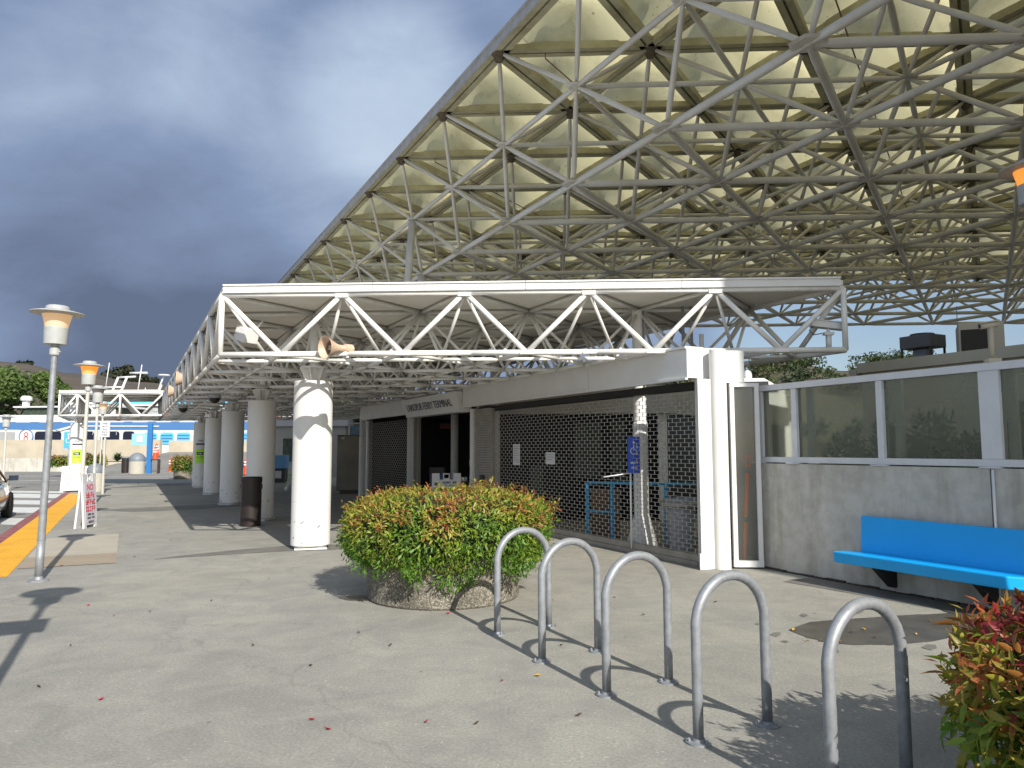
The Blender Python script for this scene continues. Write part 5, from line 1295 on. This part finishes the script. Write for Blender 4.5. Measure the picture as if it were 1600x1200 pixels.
prof(0, [(-56.0, 5.2), (-55.4, 6.0), (-45.5, 6.0), (-45.2, 5.2)], 76, 82, 'wheelhouse', M_PANE, fy)
for x0, x1 in ((-51.8, -49.6), (-49.2, -46.6)): prof(0, [(x0 + 1, 5.2), (x0 + 1, 6.0), (x1 + 1, 6.0), (x1 + 1, 5.2)], 75.9, 75.98, 'wheelhouse_panel', M_HULLW, fy)
prof(0, [(-49.9, 5.35), (-49.9, 5.85), (-49.2, 5.85), (-49.2, 5.35)], 75.8, 75.88, 'wheelhouse_window', M_FBLUE, fy)
prof(0, [(-56.6, 6.02), (-56.6, 6.16), (-44.8, 6.22), (-44.8, 6.02)], 75.6, 82.4, 'wheelhouse_roof', M_HULLW, fy)
b = MB(); b.box((-56.2, 77, 6.5), (.5, .5, .7)); b.lathe([(.55, 6.85), (.6, 7.1), (.4, 7.35)], (-56.2, 77, 0), 12); b.box((-50.5, 77, 6.45), (2.6, 1, .25)); b.box((-49, 77, 6.6), (.8, .8, .4)); b.build('radar', M_HULLW, fy)
def rwin(x0, x1, z0, z1, name='window', m=M_WIN):
    r = .28; pts = []
    for cx, cz, a0 in ((x1 - r, z1 - r, 0), (x0 + r, z1 - r, 90), (x0 + r, z0 + r, 180), (x1 - r, z0 + r, 270)):
        pts += [(cx + r * math.cos(R(a0 + k * 30)), cz + r * math.sin(R(a0 + k * 30))) for k in range(4)]
    w = prof(0, pts[::-1], 74.42, 74.49, name, m, fy); return w
for x0, x1 in ((-53.2, -50.4), (-49.4, -46.9), (-46.2, -44.2), (-43.8, -42.6)): rwin(x0, x1, 2.0, 3.45)
for k in range(7):
    x0 = -41.6 + k * 1.75; w = rwin(x0, x0 + 1.4, 2.1, 3.3, m=M_FCYAN)
    b = MB()
    for z in (2.35, 2.65, 2.95): b.span(x0 + .1, x0 + 1.3, 74.38, 74.41, z, z + .13)
    b.build('louvre_bars', M_FBLUE, w)
prof(0, [(-57.3, 2.0), (-57.3, 3.62), (-55.1, 3.62), (-55.1, 2.0)], 74.40, 74.46, 'boarding_door_frame', M_HULLW, fy)
prof(0, [(-57.1, 2.0), (-57.1, 3.42), (-55.3, 3.42), (-55.3, 2.0)], 74.34, 74.39, 'boarding_door', mat('door_grey', (.36, .37, .37), .5, var=.15), fy)
b = MB()
for k in range(16): x0 = -62 + k * 2.5; b.box((x0, 74.43, 3.34), (.05, .03, .5)); b.box((x0 + 1.2, 74.43, 4.46), (.9, .04, .05))
b.build('hull_trim', mat('trim_grey', (.42, .43, .45), .5), fy)
for k, x0 in enumerate((-44.6, -39.2, -33.4, -28.1)):
    b = MB(); b.path([(x0 + .34 * math.cos(R(a)), 74.9, 5.0 + .34 * math.sin(R(a))) for a in range(0, 361, 30)], .09, 6, False); b.build('life_ring', M_ORANGE, fy)
b = MB()
for k in range(9): b.box((-41.5 + k * 1.9, 76.4, 5.35), (1.1, 1.2, 1.7 if k % 3 else 1.2))
b.build('deck_lockers', mat('locker_grey', (.40, .41, .43), .6, var=.3, scale=1.5), fy)
b = MB(); b.lathe([(.78, 0), (.78, .03)], (-54.1, 74.42, 2.95), 24, Matrix.Rotation(R(90), 3, 'X')); e = b.build('round_emblem', M_SIGNW, fy)
b = MB(); b.path([(-54.1 + .74 * math.cos(R(a)), 74.37, 2.95 + .74 * math.sin(R(a))) for a in range(0, 361, 15)], .05, 6, False); b.build('emblem_ring', M_FBLUE, e)
b = MB()
for z in (2.72, 3.16): b.path([(-54.1 + .20 * math.cos(R(a)), 74.36, z + .20 * math.sin(R(a))) for a in range(0, 361, 30)], .035, 6, False)
b.build('red_mark', M_REDINK, e)
b = MB()
for k in range(14): b.tube((-40.5 + 1.35 * k, 75, 4.5), (-40.5 + 1.35 * k, 75, 5.5), .05, n=6)
b.tube((-41, 75, 5.5), (-22, 75, 5.35), .06); b.tube((-41, 75, 5.0), (-22, 75, 4.95), .04); b.build('railing', M_HULLW, fy)
f2 = thing('ferry', 'second ferry behind with cyan deck trim, funnels and tall white masts above the truss wing', 'ferry', (-46, 97, -2))
prof(0, [(-66, 2), (-62, -2), (-24, -2), (-24, 3), (-66, 3.2)], 93, 102, 'hull', M_HULLW, f2)
prof(0, [(-62, 3.22), (-24, 3.02), (-24, 7.0), (-60, 7.2)], 93.5, 101, 'lower_deck', mat('deck_dark_grey', (.20, .20, .21), .6), f2)  # lower deck in plain dark grey
prof(0, [(-62, 7.22), (-24, 7.02), (-24, 7.3), (-62, 7.5)], 92.9, 101.5, 'deck_edge', M_HULLW, f2)
prof(0, [(-62, 7.52), (-36, 7.32), (-39, 8.1), (-61, 8.2)], 94, 100, 'cyan_deckhouse', M_FCYAN, f2)
prof(0, [(-61, 8.22), (-39, 8.12), (-39, 8.25), (-61, 8.35)], 93.6, 100.5, 'upper_deck', M_HULLW, f2)
b = MB()
for s in (0, 1.2): b.tube((-59.0 + s, 96, 7.3), (-57.5 + s, 96, 11.2), .16, n=8)
b.tube((-57.6, 96, 11.2), (-55.1, 96, 11.3), .13); b.tube((-60.1, 96, 9.9), (-56.6, 96, 9.9), .10); b.tube((-59.2, 96, 9.6), (-58.8, 96, 13.2), .06); b.tube((-54.8, 96, 8.6), (-54.3, 96, 12.9), .07); b.tube((-55.9, 96, 11.8), (-53.5, 96, 11.8), .14); b.tube((-58.2, 96, 8.5), (-54.6, 96, 8.5), .08); b.build('mast', M_HULLW, f2)
b = MB(); b.tube((-52.7, 96, 7.2), (-51.5, 96, 10.2), .25, .14); b.tube((-51.9, 96, 9.6), (-51.2, 96, 11.4), .10); b.lathe([(.75, 11.4), (.75, 11.55)], (-51.2, 96, 0), 12); b.tube((-54.4, 96, 8.3), (-52.1, 96, 8.6), .16); b.lathe([(.5, 7.9), (.6, 8.2), (.3, 8.6)], (-54.5, 96, 0), 10); b.tube((-53.7, 96, 8), (-53.7, 96, 9.8), .05); b.build('mast', M_HULLW, f2)
b = MB(); b.span(-56.5, -54.6, 94.5, 96, 7.3, 8.5); b.span(-51.2, -50, 94.5, 96, 7.2, 8.0); b.build('funnel', M_HULLW, f2)
f3 = thing('launch', 'white boat cabin with a radar dome just above the narrow window', 'boat', (24, 80, -2))
b = MB(); b.span(13, 25, 77, 87, -2, 4.3); b.build('hull', M_HULLW, f3); prof(0, [(17.5, 4.32), (24.9, 4.32), (24.6, 7.6), (22.5, 8.85), (17.5, 8.85)], 77.5, 86, 'cabin', M_HULLW, f3)
prof(0, [(18.3, 7.4), (24, 7.4), (22.6, 8.4), (18.3, 8.4)], 77.4, 77.48, 'window', M_WIN, f3); b = MB(); b.lathe([(.43, 8.86), (.47, 9.3), (.40, 9.7), (.20, 9.9), (.03, 9.97)], (21.5, 80, 0), 16); b.build('radar_dome', M_HULLW, f3)

# ------------------------------------------------------------------ hills
def hill(name, az0, az1, d0, d1, ridge, m, seed, rough=1.0):
    b = MB(); nu, nv = 90, 16; vs = []
    for a in range(nu + 1):
        az = R(az0 + (az1 - az0) * a / nu); rz = ridge(az0 + (az1 - az0) * a / nu)
        for c in range(nv + 1):
            f = c / nv; d = d0 + (d1 - d0) * f; h = -3 + (rz * d1 + 4.6) * (math.sin(f * math.pi / 2) ** 1.3)
            h += rough * f * 2.2 * noise.noise(V((math.sin(az) * d * .02, math.cos(az) * d * .02, seed)))
            vs.append((math.sin(az) * d, math.cos(az) * d, h))
    b.add(vs, [(a * (nv + 1) + c, a * (nv + 1) + c + 1, (a + 1) * (nv + 1) + c + 1, (a + 1) * (nv + 1) + c) for a in range(nu) for c in range(nv)], True)
    return struct(b, name, m)


def ridge_l(az):            # slope of the skyline (height over distance) by bearing
    return .073 + .00226 * max(0, -28 - az) + .0016 * math.sin(az * 1.7)


hill('brown_hill', -60, 3, 220, 520, ridge_l, mat('dry_grass_hill', (.092, .070, .052), .95, col2=(.048, .043, .026), scale=.035), 3)


def ridge_r(az): return .098 - .00010 * (az - 18) ** 2 + .006 * math.sin(az * .8)


hill('wooded_hill', 2, 52, 90, 230, ridge_r, mat('hill_scrub', (.05, .050, .024), .95, col2=(.10, .075, .045), scale=.03), 9)


def crown(mb, cols, c, r, n, size, base, rnd, squash=.8):
    lobes = [(V((0, 0, 0)), 1.0)] + [(V((rnd.uniform(-.8, .8), rnd.uniform(-.8, .8), rnd.uniform(-.45, .55))), rnd.uniform(.35, .6)) for _ in range(9)]
    for k in range(n):
        o, s = lobes[rnd.randrange(len(lobes))]
        d = V((rnd.gauss(0, 1), rnd.gauss(0, 1), rnd.gauss(0, 1))).normalized(); rad = s * (1 - abs(rnd.gauss(0, .22)))
        p = o + d * rad * .75; p = V((p.x, p.y, p.z * squash)) * r + c
        a = (d + V((rnd.gauss(0, .6), rnd.gauss(0, .6), rnd.gauss(0, .6)))).normalized(); u = a.orthogonal().normalized(); u = Matrix.Rotation(rnd.uniform(0, 6.28), 3, a) @ u; w = a.cross(u)
        sz = size * rnd.uniform(.5, 1.2)
        mb.add([p - u * sz, p + w * sz * .55, p + u * sz, p - w * sz * .55], [(0, 1, 2, 3)]); j = rnd.uniform(.7, 1.3)
        cols += [tuple(x * j for x in base)] * 4


def tree(label, loc, h, r, n, size, base, seed, squash=.8, name='broadleaf_tree', group=None):
    rnd = random.Random(seed); t = local(thing(name, label, 'tree', loc, 0, group)); mb = MB(); cols = []
    crown(mb, cols, V((0, 0, h - r * squash * .9)), r, n, size, base, rnd, squash); mb.build('crown', M_TREELEAF, t, cols=cols)
    b = MB(); b.path([(0, 0, -1), (0.1, 0, h * .3), (.2, .1, h * .7)], [r * .09, r * .07, r * .03], 8)
    for k in range(7): a = rnd.uniform(0, 6.28); b.path([(0.1, 0, h * .35), (math.cos(a) * r * .35, math.sin(a) * r * .35, h * .55), (math.cos(a) * r * .7, math.sin(a) * r * .7, h * .72)], [r * .045, r * .03, r * .01], 5)
    b.build('trunk', M_BARK, t); return t


tree('large round bright green tree behind the bow of the white ferry', (-92, 120, 1.5), 15.5, 8.6, 12000, .40, (.085, .135, .028), 4, .82)
tree('smaller green tree at the left edge on the brown slope', (-104, 122, 2.5), 12.5, 6.0, 5200, .40, (.075, .12, .03), 5)
tree('low green tree right of the large round one, beside the lamp pole', (-87.5, 135, 2), 9.5, 5.0, 3200, .40, (.06, .10, .025), 6)
HT = [(-.600, 'dark oak on the brown ridge above the ferry masts', 420, 8), (-.5634, 'broad dark oak on the brown ridge right of the masts', 420, 7), (-.735, 'small dark oak on the brown ridge above the green tree', 430, 4)]
for k, (tn, lab, d, r) in enumerate(HT):
    az = math.atan(tn); dd = d + 60; z = ridge_l(math.degrees(az)) * 520 * .97
    tree(lab, (math.sin(az) * dd, math.cos(az) * dd, z - 3), r * 1.6, r, 900, 1.6, (.030, .038, .018), 30 + k, .7)
tree('dark evergreen just past the far end of the terminal beam', (-10.4, 44, 0), 5.2, 2.1, 2400, .16, (.035, .065, .022), 12, 1.1)
tree('olive tree with tan patches seen under the canopy past the sunlit column', (-17.5, 62, 0), 7.0, 3.2, 1800, .24, (.10, .105, .035), 13, .9)
# wood on the right hill and behind the terminal: one mass
rnd = random.Random(8); mb = MB(); cols = []
for k in range(230):
    az = R(rnd.uniform(4, 46)); f = rnd.uniform(.12, 1.0); d = 90 + 140 * f
    zr = ridge_r(math.degrees(az)); z = -3 + (zr * 230 + 4.6) * (math.sin(f * math.pi / 2) ** 1.3)
    r = rnd.uniform(2.6, 5.0) * (.75 + .35 * f); g = rnd.random()
    base = (.032, .052, .017) if g < .6 else ((.06, .085, .022) if g < .88 else (.085, .07, .03))
    crown(mb, cols, V((math.sin(az) * d, math.cos(az) * d, z + r * .25)), r, 260, .42, base, rnd, .75)
for k in range(60):
    az = R(rnd.uniform(-24, 6)); d = rnd.uniform(95, 150); r = rnd.uniform(4, 7); z = rnd.uniform(1, 9)
    crown(mb, cols, V((math.sin(az) * d, math.cos(az) * d, z)), r, 220, .5, (.04, .058, .02), rnd, .8)
w = mb.build('hillside_wood', M_TREELEAF, cols=cols); tag(w, 'dark wooded hillside beyond the terminal roofs', 'woodland', kind='stuff')
b = MB()
for k, (x, y, z, wd, hh) in enumerate(((-24.5, 90, 3.2, 5, 3.4), (-20.6, 92, 3.0, 3.4, 4.2), (-17.6, 90, 3.4, 3.0, 3.0))):
    hs = thing('hillside_house', ('leftmost', 'middle taller', 'rightmost')[k] + ' white house seen between the sunlit column and the terminal', 'house', (x, y, z)); b = MB(); b.span(x - wd / 2, x + wd / 2, y, y + 4, z - 4, z + hh); b.build('wall', M_HULLW, hs)
    b = MB(); zz = z + hh; b.add([(x - wd * .55, y - .3, zz), (x + wd * .55, y - .3, zz), (x + wd * .55, y + 4.3, zz), (x - wd * .55, y + 4.3, zz), (x - wd * .55, y + 2, zz + 1.1), (x + wd * .55, y + 2, zz + 1.1)], [(0, 1, 5, 4), (2, 3, 4, 5), (1, 2, 5), (3, 0, 4), (0, 3, 2, 1)]); b.build('roof', M_HOOD, hs)
    b = MB(); b.span(x - wd * .3, x + wd * .3, y - .05, y - .01, z + .8, z + 2); b.build('window', M_WIN, hs)

# plants behind the glass screen
def bedplant(loc, label, h, n, seed, col):
    rnd = random.Random(seed); t = local(thing('bed_plant', label, 'plant', loc, rnd.uniform(0, 6), 'leafy plants behind the glass screen'))
    def one(r):
        k = r.random(); z = h * (.12 + .88 * r.random() ** 1.4); rad = .36 * (1 - z / h * .6) * math.sqrt(r.random()); a = r.uniform(0, 6.283)
        nrm = V((math.cos(a), math.sin(a), .5)).normalized(); l = .10 * r.uniform(.6, 1.2); j = r.uniform(.6, 1.35)
        return V((rad * math.cos(a), rad * math.sin(a), z)), nrm, l, l * .2, tuple(c * j for c in col)
    mb, cols = leaves(n, one, rnd); mb.build('foliage', M_LEAF, t, cols=cols)
    b = MB()
    for k in range(6): a = rnd.uniform(0, 6.28); q = rnd.uniform(.1, .3); b.path([(0, 0, 0), (q * .5 * math.cos(a), q * .5 * math.sin(a), h * .5), (q * math.cos(a), q * math.sin(a), h * rnd.uniform(.8, 1.25))], .006, 4)
    b.build('stems', M_TWIG, t); return t


xs = [-6.55, -6.2, -5.85, -5.4, -5.1, -4.75, -4.3, -4.0, -3.6, -3.2, -2.8]
for k, x in enumerate(xs):
    P = FA((x, 8.25 + .35 * (k % 3), 1.28))
    bedplant(tuple(P), 'leafy green plant in the soil bed behind the glass screen', (.50, .62, .42, .70, .48, .55, .8)[k % 7], 480, 50 + k, ((.08, .20, .035), (.06, .15, .03), (.13, .20, .04))[k % 3])

# ------------------------------------------------------------------ parked car at the left edge
car = local(thing('parked_car', 'dark bronze car at the kerb, cut by the left edge of the picture', 'car', (*cl(-4.08, 16.7), -.12), R(30)))
M_CAR = mat('car_paint', (.030, .023, .016), .22, metal=.2, coat=.8); M_CARG = mat('car_glass', (.02, .025, .03), .06)
def cloft(secs, name, m, par, cap=True):
    b = MB(); n = len(secs[0]); vs = [v for s in secs for v in s]
    b.add(vs, [(i * n + k, i * n + (k + 1) % n, (i + 1) * n + (k + 1) % n, (i + 1) * n + k) for i in range(len(secs) - 1) for k in range(n)], True)
    if cap: b.add(secs[0], [list(range(n))]); b.add(secs[-1], [list(reversed(range(n)))])
    o = b.build(name, m, par); return o
def csec(y, w, z0, z1, bul=.05):      # closed section at station y
    return [V(p) for p in ((-w * .86, y, z0), (w * .86, y, z0), (w * .97, y, z0 + .08), (w, y, (z0 + z1) * .5), (w * .975, y, z1 - .10), (w * .90, y, z1), (-w * .90, y, z1), (-w * .975, y, z1 - .10), (-w, y, (z0 + z1) * .5), (-w * .97, y, z0 + .08))]
cloft([csec(-2.25, .70, .42, .72), csec(-2.18, .80, .28, .90), csec(-1.6, .88, .22, .98), csec(-.6, .90, .20, .97), csec(.6, .90, .20, .95), csec(1.3, .89, .20, .90), csec(1.9, .84, .22, .78), csec(2.2, .72, .30, .66)], 'body', M_CAR, car)
def gsec(y, w0, w1, z0, z1): return [V(p) for p in ((-w0, y, z0), (w0, y, z0), (w1 * 1.03, y, z1 - .06), (w1 * .9, y, z1), (-w1 * .9, y, z1), (-w1 * 1.03, y, z1 - .06))]
gh = cloft([gsec(-1.75, .80, .74, .95, .99), gsec(-1.0, .82, .60, .94, 1.38), gsec(-.2, .82, .62, .94, 1.45), gsec(.4, .82, .60, .93, 1.40), gsec(1.15, .82, .74, .90, .94)], 'greenhouse', M_CARG, car)
b = MB(); b.hexa([V(p) for p in ((-.55, -1.0, 1.385), (.55, -1.0, 1.385), (.55, .4, 1.40), (-.55, .4, 1.40), (-.5, -.9, 1.43), (.5, -.9, 1.43), (.5, .3, 1.455), (-.5, .3, 1.455))])
for s in (-1, 1):
    for pts in ([(s * .80, -1.72, .98), (s * .62, -1.0, 1.37), (s * .62, .38, 1.39), (s * .80, 1.12, .93)], [(s * .83, -.25, .95), (s * .645, -.25, 1.43)]): b.path(pts, .03, 6)
b.build('roof_pillars', M_CAR, car)
for s in (-1, 1):
    for y in (-1.38, 1.32):
        mW = Matrix.Rotation(R(90), 3, 'Y'); b = MB(); b.lathe([(.20, -.10), (.30, -.10), (.325, -.07), (.325, .07), (.30, .10), (.20, .10)], (s * .82, y, .325), 28, mW); wl = b.build('wheel', M_RUBBER, car)
        b = MB(); b.lathe([(.03, -.095), (.19, -.085), (.21, -.10), (.21, .10), (.19, .085), (.03, .095)], (s * .82, y, .325), 20, mW); b.build('rim', M_STAINLESS, wl)
    b = MB(); b.box((s * 1.0, .72, 1.02), (.20, .10, .13)); b.tube((s * .86, .74, .97), (s * .95, .73, 1.0), .02); b.build('mirror', mat('mirror_dark', (.02, .03, .05), .2), car, bevel=.03)
    b = MB(); b.box((s * .72, -2.17, .80), (.26, .16, .16)); b.build('tail_light', mat('tail_red', (.35, .01, .01), .2), car, bevel=.03)
    b = MB(); b.span(s * .905 - .004, s * .905 + .004, -.2, -.02, .80, .83); b.build('door_handle', M_CAR, car)

# ------------------------------------------------------------------ fallen leaves
LF = [(667, 1130, 0), (784, 1066, 0), (840, 1058, 1), (487, 1127, 0), (138, 947, 0), (234, 957, 1), (178, 963, 0), (158, 1095, 0), (485, 1042, 2), (560, 990, 2), (862, 939, 0), (960, 935, 2), (877, 1010, 2), (210, 871, 0), (266, 845, 0), (96, 885, 0),
      (512, 1142, 0), (1262, 1003, 1), (1283, 1003, 1), (1312, 1004, 1), (1487, 968, 1), (1484, 985, 1), (1240, 986, 1), (700, 960, 0), (420, 905, 2), (330, 940, 2), (610, 1010, 2), (1275, 959, 2), (745, 1133, 2), (1005, 962, 2), (1350, 985, 1), (1398, 975, 1), (1432, 993, 1), (1367, 998, 2), (1455, 972, 1), (1330, 990, 2), (1118, 942, 2), (905, 1120, 2), (60, 1075, 2), (395, 1010, 2), (110, 1010, 2)]
NAME = ('red leaf lying on the grey pavement', 'yellow leaf lying on the damp or grey pavement', 'small brown leaf lying on the grey pavement')
for k, (x, y, c) in enumerate(LF):
    p = gp(x, y); r = random.Random(k); l = r.uniform(.020, .030); a = r.uniform(0, 6.28); d = V((math.cos(a), math.sin(a), 0)); s = V((-d.y, d.x, 0))
    b = MB(); z = lambda h: V((0, 0, .008 + h)); b.add([p - d * l + z(.004), p + z(0), p + d * l + z(.012), p + s * l * .42 + z(.012), p - s * l * .42 + z(.009)], [(0, 1, 2, 3), (0, 4, 2, 1)], True)
    m = (mat('leaf_red', (.55, .05, .06), .6), mat('leaf_yellow', (.70, .42, .06), .6), mat('leaf_brown', (.10, .06, .035), .7))[c]
    tag(b.build('fallen_leaf', m, loc=tuple(p)), NAME[c], 'leaf', ('red fallen leaves', 'yellow fallen leaves', 'brown fallen leaves')[c])
